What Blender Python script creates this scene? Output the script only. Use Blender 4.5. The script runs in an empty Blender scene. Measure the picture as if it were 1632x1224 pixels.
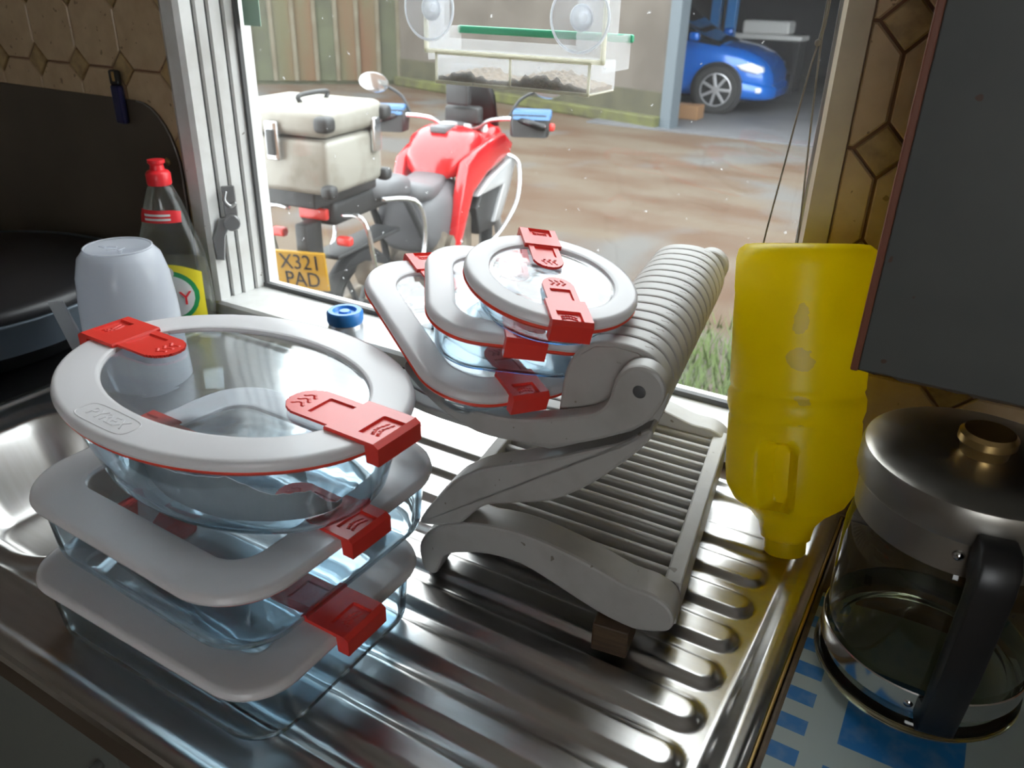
import bpy, bmesh, math, random
import numpy as np
from mathutils import Vector, Matrix
random.seed(7)
PI = math.pi
SC = bpy.context.scene
COL = SC.collection

# ------------------------------------------------------------------ camera
W, H, F = 1632.0, 1224.0, 1273.0
def _d(x, y):
    v = Vector((x - W/2, y - H/2, F)); return v.normalized()
zu = -_d(745, 3170)
xr = -_d(-1632, -75); xr = (xr - zu*xr.dot(zu)).normalized()
yf = zu.cross(xr)
Rm = Matrix((xr, yf, zu))                       # world = Rm @ camera(x right, y down, z forward)
cd = bpy.data.cameras.new('camera'); cam = bpy.data.objects.new('camera', cd); COL.objects.link(cam)
cx_, cy_, cz_ = Rm.col[0], -Rm.col[1], -Rm.col[2]
m = Matrix.Identity(4)
for i in range(3):
    m[i][0], m[i][1], m[i][2] = cx_[i], cy_[i], cz_[i]
m[0][3], m[1][3], m[2][3] = 0, 0, 0.55
cam.matrix_world = m
cd.sensor_width = 36.0; cd.lens = 36.0*F/W; cd.clip_start = 0.02; cd.clip_end = 200
cd.dof.use_dof = True; cd.dof.focus_distance = 0.80; cd.dof.aperture_fstop = 10.0
SC.camera = cam

# ------------------------------------------------------------------ light and exposure
wd = bpy.data.worlds.new('overcast_sky'); SC.world = wd; wd.use_nodes = True
bg = wd.node_tree.nodes['Background']
bg.inputs[0].default_value = (0.93, 0.97, 1.0, 1); bg.inputs[1].default_value = 1.0
SC.view_settings.view_transform = 'Standard'; SC.view_settings.look = 'None'
SC.view_settings.exposure = 2.78; SC.view_settings.gamma = 1.0; SC.view_settings.use_curve_mapping = False
SC.cycles.sample_clamp_indirect = 6.0
SC.cycles.max_bounces = 14; SC.cycles.transmission_bounces = 14; SC.cycles.transparent_max_bounces = 24
SC.cycles.diffuse_bounces = 5; SC.cycles.glossy_bounces = 5
SC.cycles.caustics_refractive = True; SC.cycles.caustics_reflective = False
SC.cycles.blur_glossy = 0.5

# ------------------------------------------------------------------ helpers
def tag(o, label=None, cat=None, group=None, kind=None):
    if label: o['label'] = label
    if cat: o['category'] = cat
    if group: o['group'] = group
    if kind: o['kind'] = kind
    return o

def empty(name, loc=(0,0,0), rz=0.0, M=None):
    o = bpy.data.objects.new(name, None); COL.objects.link(o); o.empty_display_size = 0.02
    if M is not None: o.matrix_world = M
    else: o.location = loc; o.rotation_euler = (0,0,rz)
    return o

def obj(name, data, mat=None, parent=None, smooth=False, ang=None):
    """data: bmesh, or (verts, faces)"""
    me = bpy.data.meshes.new(name)
    if isinstance(data, tuple):
        me.from_pydata([tuple(v) for v in data[0]], [], data[1]); me.validate()
        b = bmesh.new(); b.from_mesh(me); bmesh.ops.recalc_face_normals(b, faces=b.faces); b.to_mesh(me); b.free()
    else:
        bmesh.ops.recalc_face_normals(data, faces=data.faces); data.to_mesh(me); data.free()
    if smooth:
        for p in me.polygons: p.use_smooth = True
        if ang: me.set_sharp_from_angle(angle=math.radians(ang))
    if mat: me.materials.append(mat)
    o = bpy.data.objects.new(name, me); COL.objects.link(o)
    if parent: o.parent = parent
    return o

def share(name, src, parent, loc=(0,0,0), rot=(0,0,0), scale=(1,1,1)):
    o = bpy.data.objects.new(name, src.data); COL.objects.link(o); o.parent = parent
    o.location = loc; o.rotation_euler = rot; o.scale = scale
    return o

def bbox(x0, x1, y0, y1, z0, z1, bev=0.0, seg=2, bm=None):
    b = bmesh.new()
    v = [b.verts.new((x, y, z)) for x in (x0, x1) for y in (y0, y1) for z in (z0, z1)]
    for f in ((0,1,3,2),(4,6,7,5),(0,4,5,1),(2,3,7,6),(0,2,6,4),(1,5,7,3)): b.faces.new([v[i] for i in f])
    bmesh.ops.recalc_face_normals(b, faces=b.faces)
    if bev > 0: bmesh.ops.bevel(b, geom=list(b.edges), offset=bev, segments=seg, affect='EDGES', profile=0.5)
    if bm is not None: merge(bm, b); return bm
    return b

def merge(dst, src, M=None):
    if M is not None: src.transform(M)
    me = bpy.data.meshes.new('t'); src.to_mesh(me); src.free(); dst.from_mesh(me); bpy.data.meshes.remove(me)
    return dst

def prism(poly, t0, t1, axes='xz', bev=0.0, seg=2):
    """poly of 2D points in the given plane, extruded along the third axis from t0 to t1"""
    b = bmesh.new()
    def P(p, t):
        if axes == 'xz': return (p[0], t, p[1])
        if axes == 'xy': return (p[0], p[1], t)
        return (t, p[0], p[1])
    a = [b.verts.new(P(p, t0)) for p in poly]; c = [b.verts.new(P(p, t1)) for p in poly]
    n = len(poly)
    b.faces.new(a); b.faces.new(c[::-1])
    for i in range(n): b.faces.new((a[i], a[(i+1) % n], c[(i+1) % n], c[i]))
    bmesh.ops.recalc_face_normals(b, faces=b.faces)
    if bev > 0:
        cap = [e for e in b.edges if (e.verts[0] in a and e.verts[1] in a) or (e.verts[0] in c and e.verts[1] in c)]
        bmesh.ops.bevel(b, geom=cap, offset=bev, segments=seg, affect='EDGES', profile=0.5)
    big = [f for f in b.faces if len(f.verts) > 4]
    if big: bmesh.ops.triangulate(b, faces=big, ngon_method='EAR_CLIP')
    return b

def loft(rings, cap0=True, cap1=True, closed=False):
    n = len(rings[0]); V = [p for r in rings for p in r]; Fs = []
    k = len(rings)
    for i in range(k if closed else k-1):
        a, c = i*n, ((i+1) % k)*n
        for j in range(n):
            Fs.append((a+j, a+(j+1) % n, c+(j+1) % n, c+j))
    if not closed:
        if cap0: Fs.append(tuple(range(n-1, -1, -1)))
        if cap1: Fs.append(tuple(range((k-1)*n, k*n)))
    return (V, Fs)

def lathe(prof, n=48, closed=False, cap0=True, cap1=True):
    return loft([[(r*math.cos(2*PI*j/n), r*math.sin(2*PI*j/n), z) for j in range(n)] for r, z in prof], cap0, cap1, closed)

def smooth_path(pts, k=6, closed=False):
    P = [Vector(p) for p in pts]; out = []; n = len(P)
    rng = range(n if closed else n-1)
    for i in rng:
        p0 = P[(i-1) % n] if closed or i > 0 else P[i]; p1 = P[i]; p2 = P[(i+1) % n]
        p3 = P[(i+2) % n] if closed or i+2 < n else P[(i+1) % n]
        for s in range(k):
            t = s/k
            out.append(0.5*((2*p1)+(p2-p0)*t+(2*p0-5*p1+4*p2-p3)*t*t+(3*p1-p0-3*p2+p3)*t**3))
    if not closed: out.append(P[-1])
    return out

def tube(pts, r, n=10, k=6, smooth=True, closed=False, radii=None):
    P = smooth_path(pts, k, closed) if smooth and len(pts) > 2 else [Vector(p) for p in pts]
    rings = []; up = Vector((0.13, 0.21, 1)).normalized(); N = len(P)
    for i, p in enumerate(P):
        t = (P[(i+1) % N]-P[i-1]) if closed else (P[min(i+1, N-1)]-P[max(i-1, 0)])
        t.normalize()
        a = up - t*up.dot(t)
        if a.length < 1e-4: a = Vector((1, 0, 0)) - t*t.x
        a.normalize(); up = a; c = t.cross(a)
        rr = r if radii is None else radii[0] + (radii[1]-radii[0])*i/(N-1)
        rings.append([tuple(p + (a*math.cos(2*PI*j/n) + c*math.sin(2*PI*j/n))*rr) for j in range(n)])
    return loft(rings, closed=closed)

def geo_bm(data):
    b = bmesh.new(); vs = [b.verts.new(v) for v in data[0]]
    for f in data[1]:
        try: b.faces.new([vs[i] for i in f])
        except ValueError: pass
    return b

def grid_solid(nx, ny, fx, keep, top, bot):
    """cells kept by keep(x, y), top and bottom heights; fx maps cell index to x, y"""
    V, Fs, idx = [], [], {}
    def vid(i, j, s):
        k = (i, j, s)
        if k not in idx:
            x, y = fx(i, j); idx[k] = len(V); V.append((x, y, top(x, y) if s else bot(x, y)))
        return idx[k]
    K = [[False]*ny for _ in range(nx)]
    for i in range(nx):
        for j in range(ny):
            x0, y0 = fx(i, j); x1, y1 = fx(i+1, j+1); K[i][j] = keep((x0+x1)/2, (y0+y1)/2)
    for i in range(nx):
        for j in range(ny):
            if not K[i][j]: continue
            Fs.append((vid(i,j,1), vid(i+1,j,1), vid(i+1,j+1,1), vid(i,j+1,1)))
            Fs.append((vid(i,j,0), vid(i,j+1,0), vid(i+1,j+1,0), vid(i+1,j,0)))
            for di, dj, a, c in ((-1,0,(i,j+1),(i,j)),(1,0,(i+1,j),(i+1,j+1)),(0,-1,(i,j),(i+1,j)),(0,1,(i+1,j+1),(i,j+1))):
                u, w = i+di, j+dj
                if not (0 <= u < nx and 0 <= w < ny and K[u][w]):
                    Fs.append((vid(*a,1), vid(*a,0), vid(*c,0), vid(*c,1)))
    return (V, Fs)

def text_mesh(body, size, depth, name, mat, parent, M):
    c = bpy.data.curves.new('t', 'FONT'); c.body = body; c.size = size; c.extrude = depth
    c.align_x = 'CENTER'; c.align_y = 'CENTER'; c.resolution_u = 3
    t = bpy.data.objects.new('t', c); COL.objects.link(t)
    dg = bpy.context.evaluated_depsgraph_get(); me = bpy.data.meshes.new_from_object(t.evaluated_get(dg))
    bpy.data.objects.remove(t); bpy.data.curves.remove(c)
    me.name = name; me.transform(M); me.materials.clear(); me.materials.append(mat)
    o = bpy.data.objects.new(name, me); COL.objects.link(o); o.parent = parent
    return o

def smst(a, b, x):
    t = min(1.0, max(0.0, (x-a)/(b-a))) if b != a else float(x > a)
    return t*t*(3-2*t)

# ------------------------------------------------------------------ materials
def newmat(name):
    mt = bpy.data.materials.new(name); mt.use_nodes = True
    nt = mt.node_tree; return mt, nt, nt.nodes['Principled BSDF']

def pm(name, col, rough=0.5, metal=0.0, spec=0.5, coat=0.0, bump=None, col2=None, nscale=8.0, lo=0.4, hi=0.65, detail=4, stretch=None, rough2=None, sss=0.0):
    mt, nt, b = newmat(name)
    b.inputs['Base Color'].default_value = (*col, 1); b.inputs['Roughness'].default_value = rough
    b.inputs['Metallic'].default_value = metal; b.inputs['Specular IOR Level'].default_value = spec
    b.inputs['Coat Weight'].default_value = coat; b.inputs['Coat Roughness'].default_value = 0.08
    if col2 is not None or bump or rough2 is not None:
        tc = nt.nodes.new('ShaderNodeTexCoord'); mp = nt.nodes.new('ShaderNodeMapping')
        if stretch: mp.inputs['Scale'].default_value = stretch
        no = nt.nodes.new('ShaderNodeTexNoise'); no.inputs['Scale'].default_value = nscale; no.inputs['Detail'].default_value = detail
        nt.links.new(tc.outputs['Object'], mp.inputs[0]); nt.links.new(mp.outputs[0], no.inputs['Vector'])
        mr = nt.nodes.new('ShaderNodeMapRange'); mr.inputs[1].default_value = lo; mr.inputs[2].default_value = hi
        nt.links.new(no.outputs[0], mr.inputs[0])
        if col2 is not None:
            mx = nt.nodes.new('ShaderNodeMix'); mx.data_type = 'RGBA'
            mx.inputs[6].default_value = (*col, 1); mx.inputs[7].default_value = (*col2, 1)
            nt.links.new(mr.outputs[0], mx.inputs[0]); nt.links.new(mx.outputs[2], b.inputs['Base Color'])
        if rough2 is not None:
            m2 = nt.nodes.new('ShaderNodeMapRange'); m2.inputs[3].default_value = rough; m2.inputs[4].default_value = rough2
            nt.links.new(mr.outputs[0], m2.inputs[0]); nt.links.new(m2.outputs[0], b.inputs['Roughness'])
        if bump:
            bp = nt.nodes.new('ShaderNodeBump'); bp.inputs['Strength'].default_value = bump; bp.inputs['Distance'].default_value = 0.002
            nt.links.new(no.outputs[0], bp.inputs['Height']); nt.links.new(bp.outputs[0], b.inputs['Normal'])
    return mt

def spots(mt, col, scale, thr, seed=0.0, soft=0.02):
    """dark specks with a shape of their own on top of the base colour"""
    nt = mt.node_tree; b = nt.nodes['Principled BSDF']
    tc = nt.nodes.new('ShaderNodeTexCoord'); mp = nt.nodes.new('ShaderNodeMapping'); mp.inputs['Location'].default_value = (seed, seed*.7, seed*1.3)
    vo = nt.nodes.new('ShaderNodeTexNoise'); vo.inputs['Scale'].default_value = scale; vo.inputs['Detail'].default_value = 2.0
    nt.links.new(tc.outputs['Object'], mp.inputs[0]); nt.links.new(mp.outputs[0], vo.inputs['Vector'])
    mr = nt.nodes.new('ShaderNodeMapRange'); mr.inputs[1].default_value = thr; mr.inputs[2].default_value = thr+soft
    nt.links.new(vo.outputs[0], mr.inputs[0])
    mx = nt.nodes.new('ShaderNodeMix'); mx.data_type = 'RGBA'; mx.inputs[7].default_value = (*col, 1)
    old = b.inputs['Base Color']
    if old.is_linked: nt.links.new(old.links[0].from_socket, mx.inputs[6])
    else: mx.inputs[6].default_value = old.default_value
    nt.links.new(mr.outputs[0], mx.inputs[0]); nt.links.new(mx.outputs[2], old)
    return mt

def thin_clear(name, tint=(0.97,0.98,0.98), haze=0.0, hazecol=(0.9,0.9,0.9), ior=1.45, rough=0.02, dirt=0.0):
    """thin clear sheet: see-through, Fresnel gloss, a film of haze"""
    mt = bpy.data.materials.new(name); mt.use_nodes = True; nt = mt.node_tree; nt.nodes.clear()
    out = nt.nodes.new('ShaderNodeOutputMaterial'); tr = nt.nodes.new('ShaderNodeBsdfTransparent'); tr.inputs[0].default_value = (*tint, 1)
    gl = nt.nodes.new('ShaderNodeBsdfGlossy'); gl.inputs['Roughness'].default_value = rough
    fr = nt.nodes.new('ShaderNodeFresnel')                       # a thin sheet reflects alike from both of its faces
    ge = nt.nodes.new('ShaderNodeNewGeometry'); mi = nt.nodes.new('ShaderNodeMapRange'); mi.inputs[3].default_value = ior; mi.inputs[4].default_value = 1/ior
    nt.links.new(ge.outputs['Backfacing'], mi.inputs[0]); nt.links.new(mi.outputs[0], fr.inputs[0])
    m1 = nt.nodes.new('ShaderNodeMixShader'); nt.links.new(fr.outputs[0], m1.inputs[0]); nt.links.new(tr.outputs[0], m1.inputs[1]); nt.links.new(gl.outputs[0], m1.inputs[2])
    last = m1
    if haze > 0:
        df = nt.nodes.new('ShaderNodeBsdfDiffuse'); df.inputs[0].default_value = (*hazecol, 1)
        tl = nt.nodes.new('ShaderNodeBsdfTranslucent'); tl.inputs[0].default_value = (*hazecol, 1)
        m2 = nt.nodes.new('ShaderNodeMixShader'); m2.inputs[0].default_value = 0.6
        nt.links.new(df.outputs[0], m2.inputs[1]); nt.links.new(tl.outputs[0], m2.inputs[2])
        m3 = nt.nodes.new('ShaderNodeMixShader'); m3.inputs[0].default_value = haze
        nt.links.new(m1.outputs[0], m3.inputs[1]); nt.links.new(m2.outputs[0], m3.inputs[2]); last = m3
        if dirt > 0:
            tc = nt.nodes.new('ShaderNodeTexCoord'); no = nt.nodes.new('ShaderNodeTexNoise'); no.inputs['Scale'].default_value = 75; no.inputs['Detail'].default_value = 3
            nt.links.new(tc.outputs['Object'], no.inputs['Vector'])
            mr = nt.nodes.new('ShaderNodeMapRange'); mr.inputs[1].default_value = 0.71; mr.inputs[2].default_value = 0.75; mr.inputs[3].default_value = haze; mr.inputs[4].default_value = haze+dirt
            nt.links.new(no.outputs[0], mr.inputs[0]); nt.links.new(mr.outputs[0], m3.inputs[0])
    nt.links.new(last.outputs[0], out.inputs[0]); return mt

def frosted(name, col=(0.86,0.85,0.88), clear=0.3, rough=0.28, trans=0.45):
    """milky plastic: part see-through, part translucent, softly glossy"""
    mt = bpy.data.materials.new(name); mt.use_nodes = True; nt = mt.node_tree; nt.nodes.clear()
    out = nt.nodes.new('ShaderNodeOutputMaterial'); pb = nt.nodes.new('ShaderNodeBsdfPrincipled')
    pb.inputs['Base Color'].default_value = (*col, 1); pb.inputs['Roughness'].default_value = rough
    tl = nt.nodes.new('ShaderNodeBsdfTranslucent'); tl.inputs[0].default_value = (*col, 1)
    m1 = nt.nodes.new('ShaderNodeMixShader'); m1.inputs[0].default_value = trans
    nt.links.new(pb.outputs[0], m1.inputs[1]); nt.links.new(tl.outputs[0], m1.inputs[2])
    tr = nt.nodes.new('ShaderNodeBsdfTransparent'); tr.inputs[0].default_value = (0.96,0.96,0.97,1)
    m2 = nt.nodes.new('ShaderNodeMixShader'); m2.inputs[0].default_value = clear
    nt.links.new(m1.outputs[0], m2.inputs[1]); nt.links.new(tr.outputs[0], m2.inputs[2])
    nt.links.new(m2.outputs[0], out.inputs[0]); return mt

def glass(name, col=(0.93,0.97,0.99), ior=1.47, rough=0.0):
    mt = bpy.data.materials.new(name); mt.use_nodes = True; nt = mt.node_tree; nt.nodes.clear()
    out = nt.nodes.new('ShaderNodeOutputMaterial'); g = nt.nodes.new('ShaderNodeBsdfGlass')
    g.inputs['Color'].default_value = (*col, 1); g.inputs['IOR'].default_value = ior; g.inputs['Roughness'].default_value = rough
    nt.links.new(g.outputs[0], out.inputs[0]); return mt

M = {}
M['steel'] = pm('brushed_steel', (0.66,0.65,0.64), 0.28, 1.0, nscale=14, stretch=(1,9,1), lo=.35, hi=.7, col2=(0.61,0.595,0.575))
M['chrome'] = pm('polished_steel', (0.72,0.71,0.69), 0.13, 1.0)
M['darksteel'] = pm('dull_steel_lid', (0.42,0.40,0.36), 0.3, 1.0, rough2=0.4, nscale=40)
M['lidwhite'] = frosted('frosted_lid_plastic', (0.95,0.94,0.955), 0.16, 0.24, 0.12)
M['lidclear'] = thin_clear('clear_lid_plastic', (0.95,0.95,0.96), 0.15, (0.94,0.94,0.96), 2.4, 0.07)
M['red'] = pm('red_clip_plastic', (0.90,0.055,0.04), 0.28, spec=0.6)
M['redseal'] = pm('red_silicone_seal', (0.90,0.07,0.035), 0.4)
M['glass'] = glass('blue_tinted_ovenproof_glass', (0.955,0.98,0.99))
_nt = M['glass'].node_tree; _va = _nt.nodes.new('ShaderNodeVolumeAbsorption'); _va.inputs['Color'].default_value = (0.25,0.68,0.95,1); _va.inputs['Density'].default_value = 30
_nt.links.new(_va.outputs[0], _nt.nodes['Material Output'].inputs['Volume']) if 'Material Output' in _nt.nodes else _nt.links.new(_va.outputs[0], [n for n in _nt.nodes if n.type == 'OUTPUT_MATERIAL'][0].inputs['Volume'])
M['paper'] = pm('grey_paper', (0.55,0.53,0.53), 0.8, col2=(0.64,0.62,0.61), nscale=30)
M['rack'] = pm('stained_ivory_plastic', (0.47,0.455,0.43), 0.42, col2=(0.39,0.365,0.335), nscale=22, bump=0.08, lo=.45, hi=.75)
spots(M['rack'], (0.22,0.19,0.15), 70, 0.70, 2.0)
M['wood'] = pm('dark_wet_wood', (0.06,0.035,0.02), 0.6, col2=(0.10,0.06,0.03), nscale=30, stretch=(1,1,8), bump=0.3)
M['white'] = pm('white_painted_frame', (0.78,0.78,0.76), 0.35, col2=(0.70,0.69,0.66), nscale=20)
spots(M['white'], (0.25,0.22,0.18), 60, 0.735, 3.0)
M['greyseal'] = pm('dark_window_gasket', (0.10,0.10,0.10), 0.6)
M['alu'] = pm('grey_window_metal', (0.40,0.40,0.40), 0.35, 0.8)
M['trimwood'] = pm('cream_painted_reveal', (0.55,0.47,0.34), 0.5, col2=(0.46,0.38,0.27), nscale=14)
M['pane'] = thin_clear('dusty_window_glass', (0.97,0.985,0.98), 0.012, (0.85,0.87,0.88), 1.35, 0.0, dirt=0.5)
M['tile'] = pm('beige_marbled_tile', (0.58,0.43,0.26), 0.35, col2=(0.45,0.31,0.18), nscale=26, detail=8, bump=0.1, lo=.35, hi=.75)
spots(M['tile'], (0.24,0.16,0.09), 75, 0.68, 5.0)
M['tiledot'] = pm('ochre_relief_tile', (0.44,0.31,0.14), 0.4, col2=(0.30,0.20,0.09), nscale=60, detail=6, bump=0.6)
M['grout'] = pm('brown_grout', (0.24,0.13,0.075), 0.8)
M['plaster'] = pm('plain_wall', (0.52,0.48,0.42), 0.8)
M['ceil'] = pm('ceiling_white', (0.7,0.69,0.66), 0.8)
M['floor'] = pm('brown_floor', (0.22,0.17,0.13), 0.6, col2=(0.17,0.13,0.10), nscale=6)
M['panel'] = pm('dark_brown_panel', (0.10,0.08,0.06), 0.45, col2=(0.075,0.06,0.045), nscale=5)
M['cabface'] = pm('grey_painted_door', (0.082,0.085,0.08), 0.5, col2=(0.068,0.072,0.069), nscale=9)
spots(M['cabface'], (0.075,0.035,0.025), 55, 0.715, 1.0, 0.015)
M['cabedge'] = pm('red_brown_edging', (0.20,0.065,0.035), 0.4)
M['cabraw'] = pm('raw_chipped_board', (0.07,0.05,0.035), 0.9, bump=1.0, nscale=120)
M['basecab'] = pm('grey_green_cupboard', (0.16,0.17,0.155), 0.55)
M['brown'] = pm('brown_worktop_edge', (0.14,0.085,0.04), 0.5, col2=(0.09,0.055,0.03), nscale=12, stretch=(1,6,6))
M['black'] = pm('black_plastic', (0.012,0.012,0.013), 0.35)
M['blackpan'] = pm('black_pan', (0.015,0.015,0.017), 0.4)
M['pansteel'] = pm('blue_grey_enamel', (0.10,0.13,0.16), 0.4, 0.3)
M['smoke'] = thin_clear('smoky_jug_glass', (0.62,0.63,0.55), 0.015, (0.4,0.4,0.36), 1.5, 0.0)
M['glassband'] = glass('clear_jug_base', (0.90,0.92,0.88), 1.45)
M['bluepack'] = pm('blue_cap', (0.03,0.22,0.62), 0.35)
M['silverpack'] = pm('silver_sleeve', (0.55,0.58,0.62), 0.3, 0.6)
M['capred'] = pm('red_bottle_cap', (0.85,0.03,0.04), 0.35)
M['soapclear'] = thin_clear('clear_bottle_plastic', (0.90,0.92,0.88), 0.06, (0.85,0.87,0.82), 1.5, 0.08)
M['soapliq'] = thin_clear('pale_soap', (0.86,0.86,0.76), 0.10, (0.8,0.8,0.7), 1.33, 0.0)
M['lblyellow'] = pm('yellow_label', (0.85,0.72,0.03), 0.4)
M['lblgreen'] = pm('green_label_ring', (0.02,0.32,0.10), 0.4)
M['lblwhite'] = pm('white_label', (0.85,0.86,0.84), 0.4)
M['lblred'] = pm('red_label', (0.80,0.03,0.04), 0.4)
M['tub'] = frosted('cloudy_tub_plastic', (0.76,0.79,0.84), 0.42, 0.16, 0.35)
M['clearstrip'] = frosted('clear_plastic_strip', (0.75,0.74,0.70), 0.55, 0.15, 0.3)
M['lighter'] = pm('dark_blue_lighter', (0.012,0.015,0.075), 0.3)
M['brass'] = pm('brass_metal', (0.55,0.38,0.16), 0.3, 0.9)
M['feeder'] = frosted('clear_acrylic', (0.90,0.91,0.91), 0.76, 0.1, 0.5)
M['feedrim'] = frosted('acrylic_edge', (0.88,0.86,0.74), 0.2, 0.2, 0.5)
M['cupclear'] = frosted('suction_cup_vinyl', (0.88,0.91,0.95), 0.86, 0.08, 0.4)
M['cupridge'] = frosted('suction_cup_ridge', (0.90,0.93,0.96), 0.35, 0.08, 0.4)
M['green'] = pm('green_perch', (0.01,0.36,0.17), 0.4)
M['seed'] = pm('bird_seed', (0.30,0.20,0.10), 0.8, col2=(0.12,0.075,0.04), nscale=300, bump=1.0)
M['cord'] = pm('grey_twine', (0.22,0.20,0.17), 0.8)
M['notice'] = pm('pale_green_sticker', (0.42,0.62,0.48), 0.6)

# yellow jug: translucent plastic with pale residue patches
def jug_mat():
    mt = bpy.data.materials.new('yellow_jug_plastic'); mt.use_nodes = True; nt = mt.node_tree
    pb = nt.nodes['Principled BSDF']; out = nt.nodes['Material Output']
    pb.inputs['Roughness'].default_value = 0.33
    tc = nt.nodes.new('ShaderNodeTexCoord'); no = nt.nodes.new('ShaderNodeTexNoise'); no.inputs['Scale'].default_value = 60; no.inputs['Detail'].default_value = 3
    nt.links.new(tc.outputs['Object'], no.inputs['Vector'])
    ad = nt.nodes.new('ShaderNodeVectorMath'); ad.operation = 'MULTIPLY_ADD'; ad.inputs[1].default_value = (0.02,0.02,0.02)
    nt.links.new(no.outputs['Color'], ad.inputs[0]); nt.links.new(tc.outputs['Object'], ad.inputs[2])
    acc = None
    for (p, r, sz) in JUG_SPOTS:
        sb = nt.nodes.new('ShaderNodeVectorMath'); sb.operation = 'SUBTRACT'; sb.inputs[1].default_value = (p[0]+.01, p[1]+.01, p[2]+.01)
        nt.links.new(ad.outputs[0], sb.inputs[0])
        sc = nt.nodes.new('ShaderNodeVectorMath'); sc.operation = 'MULTIPLY'; sc.inputs[1].default_value = (1,1,sz); nt.links.new(sb.outputs[0], sc.inputs[0])
        ln = nt.nodes.new('ShaderNodeVectorMath'); ln.operation = 'LENGTH'; nt.links.new(sc.outputs[0], ln.inputs[0])
        lt = nt.nodes.new('ShaderNodeMath'); lt.operation = 'LESS_THAN'; lt.inputs[1].default_value = r; nt.links.new(ln.outputs['Value'], lt.inputs[0])
        if acc is None: acc = lt
        else:
            mx = nt.nodes.new('ShaderNodeMath'); mx.operation = 'MAXIMUM'; nt.links.new(acc.outputs[0], mx.inputs[0]); nt.links.new(lt.outputs[0], mx.inputs[1]); acc = mx
    mc = nt.nodes.new('ShaderNodeMix'); mc.data_type = 'RGBA'; mc.inputs[6].default_value = (0.93,0.76,0.006,1); mc.inputs[7].default_value = (0.50,0.44,0.22,1)
    nt.links.new(acc.outputs[0], mc.inputs[0]); nt.links.new(mc.outputs[2], pb.inputs['Base Color'])
    tl = nt.nodes.new('ShaderNodeBsdfTranslucent'); tl.inputs[0].default_value = (0.95,0.81,0.01,1)
    mx = nt.nodes.new('ShaderNodeMixShader'); mx.inputs[0].default_value = 0.6
    nt.links.new(pb.outputs[0], mx.inputs[1]); nt.links.new(tl.outputs[0], mx.inputs[2]); nt.links.new(mx.outputs[0], out.inputs[0])
    return mt

# ------------------------------------------------------------------ outdoors: yard and outbuilding
G = -1.0
M['ground'] = pm('muddy_concrete_ground', (0.105,0.082,0.060), 0.85, spec=0.15, col2=(0.082,0.050,0.032), nscale=1.6, detail=12, stretch=(0.6,1.2,1), lo=.40, hi=.62, bump=0.3)
spots(M['ground'], (0.099,0.093,0.087), 1.1, 0.52, 4.0, 0.14)
M['conc'] = pm('weathered_render', (0.109,0.093,0.077), 0.85, col2=(0.080,0.067,0.054), nscale=1.6, detail=8, bump=0.3)
M['moss'] = pm('mossy_kerb', (0.096,0.100,0.032), 0.9, col2=(0.060,0.056,0.028), nscale=5)
M['dampwall'] = pm('damp_plinth', (0.07,0.065,0.04), 0.9, col2=(0.05,0.047,0.03), nscale=4)
M['clad'] = pm('green_stained_cladding', (0.088,0.080,0.040), 0.7, col2=(0.112,0.056,0.024), nscale=1.6, stretch=(1.5,1.5,0.3))
M['claddark'] = pm('olive_cladding', (0.07,0.075,0.04), 0.7, col2=(0.05,0.05,0.028), nscale=2)
M['batten'] = pm('pale_batten', (0.136,0.119,0.082), 0.7, col2=(0.102,0.082,0.051), nscale=3)
M['post'] = pm('grey_blue_post', (0.09,0.11,0.125), 0.6)
M['garfloor'] = pm('garage_concrete', (0.110,0.110,0.115), 0.7, col2=(0.080,0.080,0.085), nscale=1.5)
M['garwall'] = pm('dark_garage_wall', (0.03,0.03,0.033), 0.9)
M['grass'] = pm('grass_green', (0.09,0.14,0.03), 0.7)
M['outerwall'] = pm('house_render', (0.55,0.53,0.5), 0.8)

g = obj('ground', (((-40,1.05,G),(40,1.05,G),(40,60,G),(-40,60,G)), [(0,1,2,3)]), M['ground'])
tag(g, 'muddy brown and grey concrete yard outside the window', 'ground', kind='structure')

# rendered wall: from the left corner to the garage post, its own frame (x along wall)
wl = Vector((-3.604-(-8.971), 9.963-11.553, 0)); wlen = wl.length; wang = math.atan2(wl.y, wl.x)
ow = empty('outbuilding_wall', (-8.971, 11.553, G), wang)
tag(ow, 'long brown rendered outbuilding wall with mossy foot across the yard', 'wall', kind='structure')
obj('render', bbox(0, wlen-.06, 0, .3, 0, 4.2), M['conc'], ow)
obj('plinth', bbox(0, wlen-.06, -.02, 0, 0.02, .42, .006), M['dampwall'], ow)
obj('kerb', bbox(0, wlen-.06, -.16, -.02, 0, .14, .02), M['moss'], ow)
gp = empty('steel_post', (-3.604, 9.963, G), wang)
tag(gp, 'grey blue steel door post at the garage opening', 'post')
obj('column', bbox(-.06, .10, -.06, .12, .02, 3.4, .008), M['post'], gp)
obj('base_plate', bbox(-.10, .14, -.10, .16, 0, .025, .004), M['post'], gp)
# clad wall to the left of the corner
cdv = Vector((-10.459+8.971, 10.114-11.553, 0)); cang = math.atan2(cdv.y, cdv.x)
cw = empty('clad_wall', (-8.971, 11.553, G), cang)
tag(cw, 'olive and rust stained boarded shed wall with pale battens', 'wall', kind='structure')
obj('backing', bbox(0, 6.2, -.34, -.10, 0, 4.2), M['claddark'], cw)
pw = .34
p0 = None
for i in range(18):
    x = .02 + i*pw
    p = obj('plank', bbox(x+.004, x+pw-.004, -.10, -.07, .05, 4.1, .006, 1), M['clad'] if i % 3 else M['claddark'], cw)
for i in range(18):
    x = .02 + i*pw
    obj('batten', bbox(x-.035, x+.035, -.07, -.03, .05, 4.1, .006, 1), M['batten'], cw)
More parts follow.
